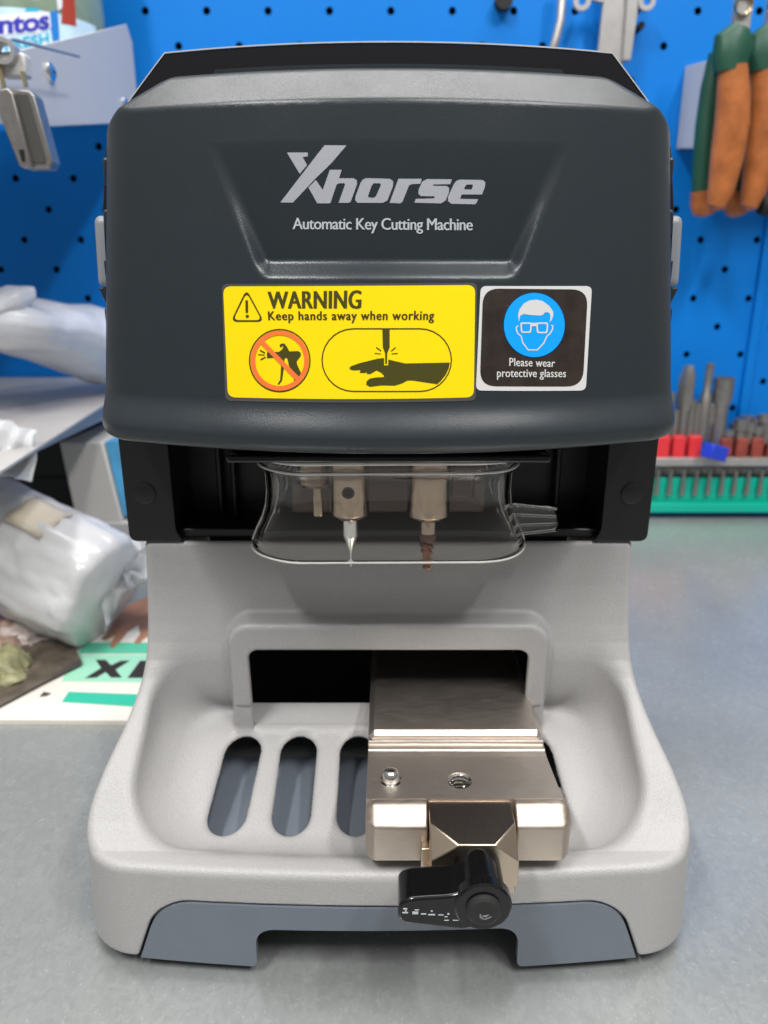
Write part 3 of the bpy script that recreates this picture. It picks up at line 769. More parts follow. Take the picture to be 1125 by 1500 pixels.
for z, wd, fr, r in lev:
    rings.append([(x, y, z) for x, y in upath(wd, fr, r)])
ths = [.3, .55, .58, .45, .28, .24, .22, .22, .22, .22, .22, .24, .26, .2]
inner = [[(x, y, z) for x, y in upath(wd - th, fr + th, r - th)] for (z, wd, fr, r), th in zip(lev, ths)]
allr = rings + inner[::-1]
b = MB(); n_ = len(rings[0]); vs = [v for rg in allr for v in rg]; K = len(allr); fs = []
for k in range(K):
    k2 = (k + 1) % K
    for i in range(n_ - 1): fs.append((k * n_ + i, k * n_ + i + 1, k2 * n_ + i + 1, k2 * n_ + i))
m_ = len(rings)
for k in range(m_ - 1):
    a_, b_ = k, K - 1 - k
    for i in (0, n_ - 1): fs.append((k * n_ + i, (k + 1) * n_ + i, (K - 2 - k) * n_ + i, (K - 1 - k) * n_ + i))
b.poly(vs, fs); shield = b.build('clear_shield', M['clear'], MC, smooth=True, angle=50)
M['acrylic_edge_glint'] = mat('acrylic_edge_glint', (0.92, 0.90, 0.87), 0.22, trans=0.45, ior=1.49, coat=0.4)  # pale colour painting the bright glints along the shield's rim and lip
for z_, wd_, fr_, r_t, rad, nm_ in ((20.08, 5.53, 27.97, 2.25, .075, 'upper_rim_glint'), (19.66, 5.45, 28.03, 2.22, .055, 'upper_rim_glint'), (16.0, 5.9, 27.82, 2.44, .045, 'lower_lip_glint')):
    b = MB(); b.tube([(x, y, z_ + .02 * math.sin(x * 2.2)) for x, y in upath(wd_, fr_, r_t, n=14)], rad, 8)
    b.build(nm_, M['acrylic_edge_glint'], shield)
for sx in (-1, 1):  # thin pale tubes added as painted highlight streaks on the shield corners
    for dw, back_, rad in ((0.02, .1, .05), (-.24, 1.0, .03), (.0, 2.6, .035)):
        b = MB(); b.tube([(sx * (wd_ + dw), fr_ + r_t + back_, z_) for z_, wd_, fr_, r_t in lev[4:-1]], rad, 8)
        b.build('corner_highlight', M['acrylic_edge_glint'], shield)
# finger tab with ribs
b = MB()
b.prism(rounded([(5.5, 16.35), (7.2, 16.55), (7.35, 16.8), (7.1, 17.55), (5.3, 17.75)], .15), 30.2, 30.45, 'y'); tab = b.build('shield_tab', M['clear'], shield, bevel=.04)
for z0, z1 in ((17.75, 17.55), (17.3, 17.2), (16.8, 16.88), (16.38, 16.6)):
    b = MB(); b.tube([(5.3, 30.1, z0), (7.2, 30.1, z1)], .065, 8); b.build('tab_rib', M['clear'], tab)

# ---- spindles and tools
def chuck(x, y, zt, zb, r):
    b = MB(); b.lathe([(r, zt), (r, zb + .28), (r * .97, zb + .22), (r * .62, zb), (0.3, zb)], (x, y, 0), n=40)
    return b.build('tool_chuck', M['chuck'], MC)
ca = chuck(-1.66, 30.5, 20.5, 17.05, .84)
b = MB(); b.lathe([(.24, -.02), (.25, .0), (.25, .18)], (-1.66, 29.66, 18.45), 'y', 20, caps=False); b.build('set_screw', M['dark'], ca)
b = MB(); b.lathe([(.27, .06), (.27, -.015), (.20, -.015), (.2, .05)], (-1.68, 29.655, 18.45), 'y', 20, caps=False); b.build('screw_hole_ring', M['maroon'], ca)
b = MB(); b.lathe([(.0, -.005), (.2, -.005)], (-1.68, 29.65, 18.45), 'y', 20, caps=False); b.build('screw_socket', M['dark'], ca)
b = MB(); b.lathe([(.34, 17.1), (.34, 16.3), (.30, 16.15), (.05, 15.45), (.035, 14.75)], (-1.66, 30.5, 0), n=24); b.build('tracer_probe', M['steel'], MC)
cb = chuck(1.72, 30.5, 20.5, 17.0, .92)
b = MB(); b.lathe([(.35, 17.05), (.35, 16.35)], (1.72, 30.5, 0), n=24); sh = b.build('cutter_shank', M['chuck'], MC)
b = MB(); b.lathe([(.352, 16.36), (.352, 16.05), (.30, 15.95)], (1.72, 30.5, 0), n=24); b.build('cutter_collar', M['maroon'], MC)
b = MB()
rg = []
for k in range(19):
    z = 15.97 - k * .072; rr = max(.29 * (1 - k / 40), .13) if k < 12 else .16; tw = k * 24
    rg.append([(1.72 + rr * (1 + .28 * math.cos(R(3 * (q * 30) ))) * math.cos(R(q * 30 + tw)), 30.5 + rr * (1 + .28 * math.cos(R(3 * (q * 30)))) * math.sin(R(q * 30 + tw)), z) for q in range(12)])
b.loft(rg); b.build('milling_cutter', M['copper'], MC, angle=60)
b = MB(); b.lathe([(.95, 20.5), (.95, 18.4), (.8, 18.2), (0, 18.2)], (-3.2, 32.2, 0), n=36, caps=False); b.build('rear_spindle', M['chuck'], MC)
b = MB(); b.box(-3.4, -3.0, 32.0, 32.4, 16.6, 18.2); b.build('spindle_bracket', M['chuck'], MC, bevel=.05)
b = MB(); b.box(-4.7, 4.7, 33.6, 34.8, 16.3, 20.5); b.build('spindle_plate', M['brownplate'], MC, bevel=.15)
b = MB(); b.box(2.95, 4.0, 33.2, 33.6, 17.2, 20.5); b.build('spindle_guide', M['brownplate'], MC, bevel=.12)

# ---- clamp
def plate(outline, holes, z0, z1, name, m, parent, bev=0):
    me = flat_mesh([[outline] + holes], lambda u, v: Vector((u, v, z1)), 0, z0 - z1, (0, 0, 1))
    o = link(me, name, m, parent)
    if bev:
        md = o.modifiers.new('bevel', 'BEVEL'); md.width = bev * CM; md.segments = 2; md.limit_method = 'ANGLE'; md.angle_limit = R(50)
    return o
CL = MB()
CL.loft([[(-.6, 27.95, 5.5), (6.5, 27.95, 5.5), (6.88, 27.95, 6.6), (6.85, 27.95, 7.35), (6.55, 27.95, 7.72), (-.62, 27.95, 7.72), (-.88, 27.95, 7.45), (-.88, 27.95, 6.6)],
         [(-.6, 28.15, 5.5), (6.5, 28.15, 5.5), (6.9, 28.15, 6.6), (6.9, 28.15, 7.45), (6.6, 28.15, 7.93), (-.62, 28.15, 7.93), (-.9, 28.15, 7.6), (-.9, 28.15, 6.6)],
         [(-.6, 41, 5.5), (6.5, 41, 5.5), (6.9, 41, 6.6), (6.9, 41, 7.45), (6.6, 41, 7.93), (-.62, 41, 7.93), (-.9, 41, 7.6), (-.9, 41, 6.6)]])
clamp = CL.build('clamp_slide', M['clamp'], MC, bevel=.03, angle=25)
b = MB(); b.prism([(28.2, 5.3), (28.2, 7.62), (27.75, 7.62), (27.72, 7.48), (27.35, 7.48), (27.3, 7.42), (27.0, 7.42), (27.0, 5.3)], -.88, 6.8, 'x'); b.build('clamp_step', M['clamp'], clamp, bevel=.02)
hole = arc(2.9, 25.35, .50, 0, 345, 23)
out = [(-.88, 27.02), (-.88, 24.25), (1.52, 24.25), (4.95, 24.25), (6.9, 24.25), (6.78, 27.02)]
plate(out, [hole[::-1]], 5.3, 7.42, 'clamp_block', M['clamp'], clamp, .02)
b = MB(); pts = [(2.9 + .455 * math.cos(R(a)), 25.35 + .455 * math.sin(R(a)), 7.38 - a / 360 * .17) for a in range(0, 360 * 6, 20)]
b.tube(pts, .055, 6); b.build('screw_thread', M['steel'], clamp)
b = MB(); b.lathe([(.0, 0), (.46, 0)], (2.9, 25.35, 6.1), 'z', 24, caps=False); b.build('hole_floor', M['clampdark'], clamp)
b = MB(); b.lathe([(.43, 7.425), (.43, 7.44), (.36, 7.46)] + [(.36 * math.cos(R(a)), 7.62 + .36 * math.sin(R(a))) for a in range(0, 91, 9)], (.10, 25.35, 0), n=32); b.build('ball_pin', M['steel'], clamp, angle=60)
# front jaws of the block (left and right of the lever block)
sec = lambda dy, dz: [(24.3, 5.1), (24.3, 7.42 - dz), (23.95, 7.42 - dz), (23.42 + dy, 6.93 - dz * .4), (23.3 + dy, 6.86 - dz * .4), (23.3 + dy, 5.28), (23.5 + dy, 5.1)]
for xs in ([(-.9, .35, .3), (-.62, .06, .02), (-.5, 0, 0), (1.52, 0, 0)], [(4.95, 0, 0), (6.7, 0, 0), (6.9, .08, .04), (7.12, .35, .28)]):
    b = MB(); b.loft([[(x, y, z) for y, z in sec(dy, dz)] for x, dy, dz in xs]); b.build('front_jaw', M['jaw'], clamp, bevel=.09, seg=3, angle=50)
b = MB(); b.box(6.85, 7.1, 23.9, 25.4, 5.4, 7.1); b.build('side_shoulder', M['clamp'], clamp, bevel=.1)
b = MB(); b.box(-.4, 6.6, 23.9, 27.5, 4.95, 5.28); b.build('clamp_foot', M['clampdark'], clamp, bevel=.05)
# lever block with faceted corners
def fac():
    x0, x1, yb, yf, zt, zb = 1.57, 4.82, 24.27, 21.9, 7.3, 5.4
    xa, xb = 2.55, 3.92; ys = 23.05; zc_ = 6.55
    vs = [(x0, yb, zt), (x1, yb, zt), (x1, ys, zt), (xb, yf, zt), (xa, yf, zt), (x0, ys, zt), (x0, yf, zc_), (x1, yf, zc_),
          (x0, yf, zb), (x1, yf, zb), (x1, yb, zb), (x0, yb, zb)]
    fs = [(0, 1, 2, 3, 4, 5), (5, 4, 6), (2, 7, 3), (6, 4, 3, 7, 9, 8), (0, 5, 6, 8, 11), (1, 10, 9, 7, 2), (8, 9, 10, 11), (0, 11, 10, 1)]
    return vs, fs
b = MB(); b.poly(*fac()); lb = b.build('lever_block', M['brass'], MC, bevel=.045, angle=20)
b = MB(); b.poly([(1.60, 24.2, 7.303), (4.79, 24.2, 7.303), (4.79, 23.08, 7.303), (3.90, 21.96, 7.303), (2.57, 21.96, 7.303), (1.60, 23.08, 7.303),
                  (1.60, 24.2, 7.32), (4.79, 24.2, 7.32), (4.79, 23.08, 7.32), (3.90, 21.96, 7.32), (2.57, 21.96, 7.32), (1.60, 23.08, 7.32)],
                 [(0, 1, 2, 3, 4, 5), (6, 7, 8, 9, 10, 11)] + [(i, (i + 1) % 6, (i + 1) % 6 + 6, i + 6) for i in range(6)])
b.build('block_top', M['clampdark'], lb)
b = MB(); b.box(1.4, 4.75, 22.0, 24.2, 4.95, 5.5); b.box(1.25, 1.6, 22.9, 23.4, 5.0, 6.2); b.build('block_base', M['brass'], lb, bevel=.05)
# lever
b = MB(); b.lathe([(.86, 20.3), (.86, 21.95)], (3.27, 0, 6.34), 'y', 40); lv = b.build('lever_boss', M['gloss'], MC, bevel=.05)
b = MB(); b.lathe([(0, 19.98), (.93, 19.98), (1.0, 20.05), (1.0, 20.4), (.93, 20.48), (0, 20.48)], (3.27, 0, 6.38), 'y', 48, caps=False); b.build('lever_hub', M['gloss'], lv)
b = MB(); b.lathe([(0, 19.78), (.50, 19.78), (.60, 19.85), (.62, 19.99)], (3.27, 0, 6.36), 'y', 40, caps=False); btn = b.build('hub_button', M['rubber'], lv)
lo_ = rounded([(0.30, 5.62), (2.6, 5.28), (3.27, 5.42), (3.27, 7.2), (2.2, 6.78), (1.3, 6.72), (0.72, 6.66), (0.36, 6.45)], [.5, .1, 0, 0, .4, .3, .5, .5])
b = MB(); b.prism(lo_, 20.08, 21.55, 'y'); arm = b.build('lever_arm', M['gloss'], lv, bevel=.1, seg=3)
for x, z, w_, h_ in ((.58, 6.25, .14, .05), (.60, 6.16, .06, .05), (.58, 6.08, .2, .05), (.98, 6.2, .14, .035), (.93, 6.1, .2, .045), (.93, 6.04, .2, .05), (1.22, 6.02, .18, .04), (1.5, 6.15, .06, .05), (1.5, 5.99, .24, .045),
                     (1.82, 5.98, .18, .03), (2.08, 6.02, .07, .06), (2.0, 5.9, .1, .03), (2.02, 5.74, .16, .03), (2.34, 5.74, .2, .03)):
    b = MB(); b.box(x - w_ / 2, x + w_ / 2, 20.068, 20.079, z - h_ / 2, z + h_ / 2); b.build('lever_marking', M['white_print'], arm, smooth=False)
for q in ([(3.12, 6.33), (3.12, 6.18), (3.28, 6.08), (3.28, 6.12), (3.16, 6.2), (3.16, 6.32)], [(3.30, 6.08), (3.52, 6.2), (3.52, 6.23), (3.30, 6.12)], [(3.18, 6.24), (3.34, 6.2), (3.44, 6.30), (3.30, 6.27)]):
    b = MB(); b.prism(q, 19.765, 19.782, 'y'); b.build('button_mark', M['handle'], btn, smooth=False)

# ================================================================== behind, left
def lumpy(name, rings, m, parent=None, base=None, noise=0.0, seed=1, sub=1, freq=3.0):
    rnd = random.Random(seed)
    b = MB(); b.loft(rings); 
    from mathutils import noise as ns
    bmesh.ops.subdivide_edges(b.bm, edges=b.bm.edges[:], cuts=sub, use_grid_fill=True)
    b.bm.normal_update()
    for v in b.bm.verts:
        d = ns.noise_vector(v.co * (1 / freq) + Vector((seed * 7.1, 0, 0))) * noise
        v.co += d
    return b.build(name, m, parent, smooth=True, base=base, angle=80)
def ell_rings(pts, radii, n=18):
    """rings about a polyline, radii (across, vertical)"""
    out_ = []
    P = [Vector(p) for p in pts]
    for i, p in enumerate(P):
        t = (P[min(i + 1, len(P) - 1)] - P[max(i - 1, 0)]).normalized()
        side = t.cross(Vector((0, 0, 1))).normalized(); up = side.cross(t)
        a_, b_ = radii[i]
        out_.append([tuple(p + side * a_ * math.cos(2 * math.pi * k / n) + up * b_ * math.sin(2 * math.pi * k / n)) for k in range(n)])
    return out_

# upper shelf: steel side plate, tilted, seen from the right; shelf floor to the left of it
t = thing('upper_shelf', 'white painted steel shelf with side plate, high on the blue wall, carrying the sweets jar', 'shelf', (-27, 86, 42))
X0 = -26.4
sp = [(86.9, 42.2), (86.9, 49.6), (85.6, 50.8), (60.5, 42.3), (50, 38.9), (50, 36), (60.5, 37.3)]
b = MB(); b.prism(sp, X0, X0 + .15, 'x'); b.build('side_plate', M['whitemetal'], t, bevel=.05)
b = MB()
b.poly([(X0 - 26, 87, 42.3), (X0, 87, 42.3), (X0, 50, 36.2), (X0 - 26, 50, 36.2), (X0 - 26, 87, 42.5), (X0, 87, 42.5), (X0, 50, 36.4), (X0 - 26, 50, 36.4)],
       [(0, 1, 2, 3), (7, 6, 5, 4), (0, 4, 5, 1), (1, 5, 6, 2), (2, 6, 7, 3), (3, 7, 4, 0)])
b.build('shelf_floor', M['whitemetal'], t)
def place(py, x):   # distance at which plane x=const shows at given pixel column
    return x
def on_plane_x(px, py, X):
    v = (py - 750) / FPX; zc = X / ((px - 569) / FPX)
    return (X, zc * (CP - v * SP), CAM_H - zc * (SP + v * CP))
for px_, py_, r_ in ((73, 106, .72), (182, 152, .6)):
    c = on_plane_x(px_, py_, X0 + .15)
    b = MB(); b.lathe([(r_, 0), (r_ * .95, .18), (r_ * .6, .34), (0, .38)], c, 'x', 20, caps=False); s_ = b.build('screw_head', M['screw'], t)
    b = MB(); b.box(c[0] + .36, c[0] + .40, c[1] - .3, c[1] + .3, c[2] - .06, c[2] + .06); b.build('screw_slot', M['dark'], s_)

# sweets jar on the shelf
jr = 6.7; jx, jy = -33.6, 80.0
t = thing('sweets_jar', 'plastic jar of sweets with blue lettered label on the upper shelf', 'jar', (jx, jy, 41.5))
b = MB(); b.lathe([(jr * .96, 42.0), (jr, 42.5), (jr, 52.4), (jr * .97, 52.8)], (jx, jy, 0), n=48); b.build('jar_body', M['jarglass'], t)
b = MB(); b.lathe([(jr * 1.04, 53.0), (jr * 1.05, 53.6), (jr * 1.0, 60)], (jx, jy, 0), n=48); b.build('jar_lid', M['jarglass'], t)
def jwrap(off): 
    def f(u, v):   # u = arc length from the front, v = height
        a = u / jr - math.pi / 2
        return Vector((jx + (jr + off) * math.cos(a), jy + (jr + off) * math.sin(a), v))
    return f
def jar_px(px, py):
    """arc/height on jar front"""
    x, y, z = at(px, py, jy - jr); s = max(-.98, min(.98, (x - jx) / jr)); a = math.asin(s)
    x, y, z = at(px, py, jy - jr * math.cos(a)); s = max(-.98, min(.98, (x - jx) / jr)); return (math.asin(s) * jr, z)
def jprint(regs, name, m, off, par):
    me = flat_mesh([[[jar_px(*p) for p in lp] for lp in rg] for rg in regs], jwrap(off), 0.7)
    me.flip_normals() if False else None
    return link(me, name, m, par)
zt = jar_px(20, 11)[1]
me = flat_mesh([[[(-9, 42.6), (9.2, 42.6), (9.2, zt), (-9, zt)]]], jwrap(.03), 0.7); lab = link(me, 'jar_label', M['jarlabel'], t)
jprint([[[(70, 22), (98, 26), (98, 90), (86, 90), (80, 50), (75, 30)]]], 'blue_band', M['jarblue'], .05, lab)
jprint([[[(40, 12), (60, 14), (58, 22), (36, 20)]]], 'teal_band', M['jarteal'], .05, lab)
jprint([[[(96, 5), (112, 8), (112, 30), (99, 27)]], [[(97, 32), (108, 34), (110, 54), (98, 54)]]], 'white_panel', M['jarwhite'], .07, lab)
jprint([[[(112, 0), (122, 2), (126, 50), (112, 52)]]], 'red_panel', M['jarred'], .05, lab)
jprint([[[(-20, 26), (16, 20), (78, 22), (80, 44), (60, 50), (-20, 56)]]], 'lettering_backing', M['jarwhite'], .07, lab)
jprint(text_fit('mentos', [(-58, 30), (76, 21), (77, 46), (-58, 54)], bold=0.035, space=.95), 'brand_lettering', M['jarindigo'], .10, lab)
jprint(text_fit('PURE FRESH', [(-60, 66), (74, 50), (76, 66), (-58, 84)], bold=0.02), 'flavour_lettering', M['jarteal'], .09, lab)

# hanging clip tool at the left edge
D_ = 52.0
A = lambda px, py, d=D_: at(px, py, d)
t = thing('hanging_tool', 'small grey metal tool with two brass pins hanging before the upper shelf plate', 'hand tool', A(30, 150))
def ppoly(P, D0, D1, name, m, par, bev=.08):
    r0 = [A(x, y, D0) for x, y in P]; r1 = [(p[0], D1, p[2]) for p in r0]
    b = MB(); b.loft([r0, r1]); return b.build(name, m, par, bevel=bev)
bd = ppoly([(-14, 136), (10, 128), (18, 136), (46, 243), (36, 247), (28, 243)], D_, D_ + 1.6, 'tool_body', M['greymetal'], t)
ppoly([(12, 129), (42, 132), (50, 140), (77, 238), (72, 247), (38, 247)], D_ + .5, D_ + 1.8, 'tool_side', M['greymetal'], t)
ppoly([(20, 137), (40, 139), (66, 232), (66, 238), (47, 238)], D_ + .42, D_ + .52, 'side_recess', M['rim'], t, 0)
ppoly([(27, 219), (35, 219), (37, 236), (32, 237)], D_ - .04, D_ + .02, 'body_slot', M['dark'], t, 0)
b = MB(); b.tube([A(-2, 92, D_ + .8), A(6, 130, D_ + .8)], .16, 10); b.build('brass_pin', M['gold'], t)
b = MB(); b.tube([A(33, 105, D_ + .8), A(38, 127, D_ + .8)], .16, 10); b.build('brass_pin', M['gold'], t)
ppoly([(-8, 76), (22, 74), (36, 78), (38, 112), (0, 112), (-8, 100)], D_ + 1.0, D_ + 2.0, 'top_bracket', M['whitemetal'], t, .15)
b = MB(); c = A(7, 76, D_ + .7)
b.lathe([(.75, -.3), (.75, .6), (.5, .6), (.5, -.3), (.75, -.3)], c, 'y', 24, caps=False); b.build('hanging_ring', M['palemetal'], t)
b = MB(); b.tube([(c[0], c[1] + .3, c[2] + .6), (c[0] - .3, c[1] + 2, c[2] + 1.2), (c[0] - .3, 66, c[2] + 3)], .12, 8); b.build('hook', M['palemetal'], t)

# lower shelf
sh_z = 15.4
t = thing('lower_shelf', 'grey steel shelf low on the left wall carrying the bubble wrap', 'shelf', (-28, 86, sh_z))
b = MB(); b.prism([(-60, 87.5), (-27.5, 87.5), (-27.2, 74), (-24.2, 44.5), (-60, 44.5)], sh_z - .25, sh_z, 'z'); b.build('shelf_plate', M['shelfmetal'], t, bevel=.06)
b = MB(); b.prism([(44.5, sh_z - .26), (44.5, sh_z - 1.6), (87, sh_z - 2.2), (87, sh_z - .26)], -28.2, -27.9, 'x'); b.build('shelf_rib', M['shelfmetal'], t)

def lp(pts, D0):
    return [A(x, y, D0) for x, y in pts]
o = lumpy('bubble_wrap_bag', ell_rings([A(-60, 470, 62), A(0, 476, 64), A(50, 484, 68), A(100, 496, 72), A(150, 508, 76), A(185, 516, 80)],
          [(4.5, 1.8), (5, 2.1), (5, 2.6), (4.8, 3.2), (4.3, 3.8), (3.6, 3.6)]), M['bubble'], None, A(60, 520, 70), noise=.45, seed=3, sub=2, freq=3.2)
tag(o, 'white bubble wrap bag lying along the lower shelf, end towards the machine', 'bubble wrap')
o = lumpy('plastic_sleeve', ell_rings([A(-60, 470, 60), A(-5, 452, 62), A(25, 436, 63), A(42, 432, 64), A(52, 433, 64.5)], [(2.5, 1.0), (2.4, 1.1), (1.8, 1.0), (1.2, .8), (.4, .3)], 12),
          M['bubble'], None, A(0, 450, 62), noise=.4, seed=8, sub=2, freq=2)
tag(o, 'small folded white plastic sleeve on top of the bubble wrap bag', 'plastic sleeve')
def crumpled_sheet(name, corners, m, base, amp, seed, fr=2.0, n=26, fold=0.0):
    from mathutils import noise as ns
    a_, b_, c_, d_ = [Vector(c) for c in corners]; g = []
    for i in range(n + 1):
        row = []
        for j in range(n + 1):
            u, v = i / n, j / n
            p = (a_ * (1 - u) + b_ * u) * (1 - v) + (d_ * (1 - u) + c_ * u) * v
            q = p * (1 / fr) + Vector((seed * 3.3, 0, 0))
            p = p + ns.noise_vector(q) * amp + ns.noise_vector(q * 2.7) * amp * .4
            p.y += fold * abs(math.sin(u * 9 + v * 3)); row.append(tuple(p))
        g.append(row)
    b = MB(); b.loft(g, closed=False, caps=False); o = b.build(name, m, base=base, angle=80)
    md = o.modifiers.new('thickness', 'SOLIDIFY'); md.thickness = .0003
    return o
o = crumpled_sheet('clear_bag', [at(-30, 622, 50), at(50, 636, 52), at(42, 700, 50), at(-30, 705, 48)], M['film'], A(0, 690, 50), .9, 11, 3.0, fold=.5)
tag(o, 'crumpled pale plastic bag tucked under the lower shelf above the film roll', 'plastic bag')

# dark case under the shelf
t = thing('tool_case', 'dark grey tool case standing in the shade under the lower shelf', 'tool case', (-38, 80, TABLE))
b = MB(); b.box(-48, -31.5, 77, 86, TABLE, 11.8); b.build('case_body', M['darkbox'], t, bevel=.5)
b = MB(); b.box(-47.6, -31.9, 76.9, 77.0, 6.0, 6.3); b.build('case_seam', M['dark'], t)

# white and blue carton
p = at(135, 720, 70)
t = thing('carton', 'white carton with a light blue side standing between the film roll and the machine', 'carton', (p[0], 70, TABLE))
cx0 = at(103, 700, 70)[0]; cx1 = at(166, 700, 70)[0]; cz1 = at(135, 648, 70)[2]; cz0 = at(135, 764, 70)[2]
b = MB(); b.loft([[(cx0, 70, cz0), (cx1 + .3, 70, cz0), (cx1 - .7, 70, cz1), (cx0 - .6, 70, cz1)], [(cx0 + .8, 79, cz0), (cx1 + 1.2, 79, cz0), (cx1 + .6, 79, cz1 + .2), (cx0 + .8, 79, cz1 + .2)]])
b.build('carton_body', M['boxwhite'], t, bevel=.12)
b = MB(); b.loft([[(cx1 + .4, 70.3, cz0 + .5), (cx1 + 5, 71.5, cz0 + .5), (cx1 + 4.6, 71.5, cz1), (cx1 - .5, 70.3, cz1)], [(cx1 + .4, 76, cz0 + .5), (cx1 + 5, 76, cz0 + .5), (cx1 + 4.6, 76, cz1), (cx1 - .5, 76, cz1)]])
b.build('blue_panel', M['boxblue'], t, bevel=.08)
b = MB(); b.box(cx0 - .5, cx1 + 5.5, 69.6, 80, TABLE, cz0 - .02); b.build('carton_base', M['whitemetal'], t, bevel=.1)

# big film roll leaning down to the bench
a0 = Vector(at(158, 872, 52)); a1 = Vector(at(-170, 700, 58))
ax_d = (a1 - a0).normalized()
t = thing('film_roll', 'thick roll of milky plastic film lying tilted on the bench left of the machine', 'film roll', (a0.x - 6, a0.y, TABLE))
def cyl_ring(c, d, r, n=40, wob=0.0, ph=0):
    s1 = d.orthogonal().normalized(); s2 = d.cross(s1)
    return [tuple(c + s1 * (r * (1 + wob * math.sin(3 * 2 * math.pi * k / n + ph)) * math.cos(2 * math.pi * k / n)) + s2 * (r * (1 + wob * math.cos(2 * 2 * math.pi * k / n + ph)) * math.sin(2 * math.pi * k / n))) for k in range(n)]
L_ = (a1 - a0).length; rr = 4.55
from mathutils import noise as mnoise
rg_ = []
for i in range(60):
    s_ = i * .42; k = .90 if i == 0 else (.97 if i == 1 else 1.0)
    ring_ = [Vector(v) for v in cyl_ring(a0 + ax_d * s_, ax_d, rr * k, n=72)]
    cen = a0 + ax_d * s_
    out2 = []
    for q_, v in enumerate(ring_):
        rad = (v - cen).normalized()
        n1 = mnoise.noise(Vector((s_ * .16, q_ * .0, 0)) + rad * 1.6); n2 = 1 - abs(mnoise.noise(Vector((s_ * .22 + 9, 3, 0)) + rad * 3.4)) * 2
        out2.append(tuple(v + rad * (n1 * .42 + max(0, n2 - .55) * .55)))
    rg_.append(out2)
b = MB(); b.loft(rg_); b.build('film_body', M['milky'], t, angle=80)
rot = Vector((0, 0, 1)).rotation_difference(-ax_d).to_matrix().to_4x4()
# cream tape patch on the roll
s1 = Vector((0, -1, 0)); s1 = (s1 - ax_d * s1.dot(ax_d)).normalized(); s2 = Vector((0, 0, 1)); s2 = (s2 - ax_d * s2.dot(ax_d) - s1 * s2.dot(s1)).normalized()
b = MB(); grid = []
for i in range(4):
    grid.append([tuple(a0 + ax_d * (4.6 + i * 1.1 + .12 * math.sin(j * 2.1)) + (s1 * math.cos(R(48 + j * 8)) + s2 * math.sin(R(48 + j * 8))) * (rr * 1.06)) for j in range(6)])
b.loft(grid, closed=False, caps=False); tp = b.build('tape_patch', M['tape'], t)
md = tp.modifiers.new('solid', 'SOLIDIFY'); md.thickness = .0004
o = crumpled_sheet('crumpled_film', [at(150, 790, 55), at(240, 790, 57), at(222, 850, 54), at(150, 925, 49.5)], M['film'], at(170, 925, 51), 1.5, 5, 2.4, fold=.8)
tag(o, 'crumpled end of clear plastic film between the film roll and the machine column', 'plastic film')

# booklet with green bands
def T(px, py, z=TABLE): return on_table(px, py, z)
zt = TABLE + .35
def tp2(px, py):
    q = T(px, py, zt); return (q[0], q[1])
card = [tp2(-80, 1054), tp2(232, 1056), tp2(330, 900), tp2(120, 900), tp2(88, 930), tp2(-2, 1024), tp2(-80, 1030)]
base_ = T(120, 1000)
t = thing('printed_card', 'cream card printed with green bands and dark letters, lying left of the machine base', 'card', base_)
me = flat_mesh([[card]], lambda u, v: Vector((u, v, zt)), 0, -.34, (0, 0, 1)); link(me, 'card_sheet', M['paper'], t)
def cprint(regs, name, m, off):
    me = flat_mesh([[[tp2(*p) for p in lp] for lp in rg] for rg in regs], lambda u, v: Vector((u, v, zt + off)), 0)
    return link(me, name, m, t)
d4 = lambda P: [(x * .26667, 700 + y * .26667) for x, y in P]
cprint([[d4([(470, 905), (900, 905), (900, 966), (425, 966)])]], 'upper_band', M['green2'], .01)
cprint([[d4([(425, 972), (900, 972), (900, 1125), (338, 1118), (400, 990)])]], 'mint_band', M['mint'], .01)
cprint([[d4([(378, 1175), (900, 1195), (900, 1268), (338, 1232)])]], 'lower_band', M['green'], .01)
cprint([[d4([(525, 1000), (580, 1000), (610, 1030), (665, 1005), (715, 1005), (635, 1055), (670, 1098), (610, 1098), (580, 1068), (530, 1098), (465, 1102), (555, 1045)])]], 'dark_letter', M['ink'], .02)
cprint([[d4([(770, 1005), (850, 1005), (785, 1100), (700, 1100)])]], 'dark_letter', M['ink'], .02)
cprint([[d4([(870, 1005), (930, 1005), (870, 1100), (800, 1100)])]], 'dark_letter', M['ink'], .02)
fing = [(800, 660), (720, 690), (650, 740), (620, 800), (590, 850), (555, 885), (575, 895), (630, 870), (600, 925), (620, 938), (665, 895), (700, 850), (760, 810), (770, 860), (735, 905), (760, 915), (800, 880), (900, 860), (900, 660)]
cprint([[d4(fing)]], 'hand_photo_print', M['skinprint'], .03)
cprint([[d4([(215, 1205), (240, 1175), (285, 1185), (255, 1200)])]], 'smudge', M['rim'], .01)

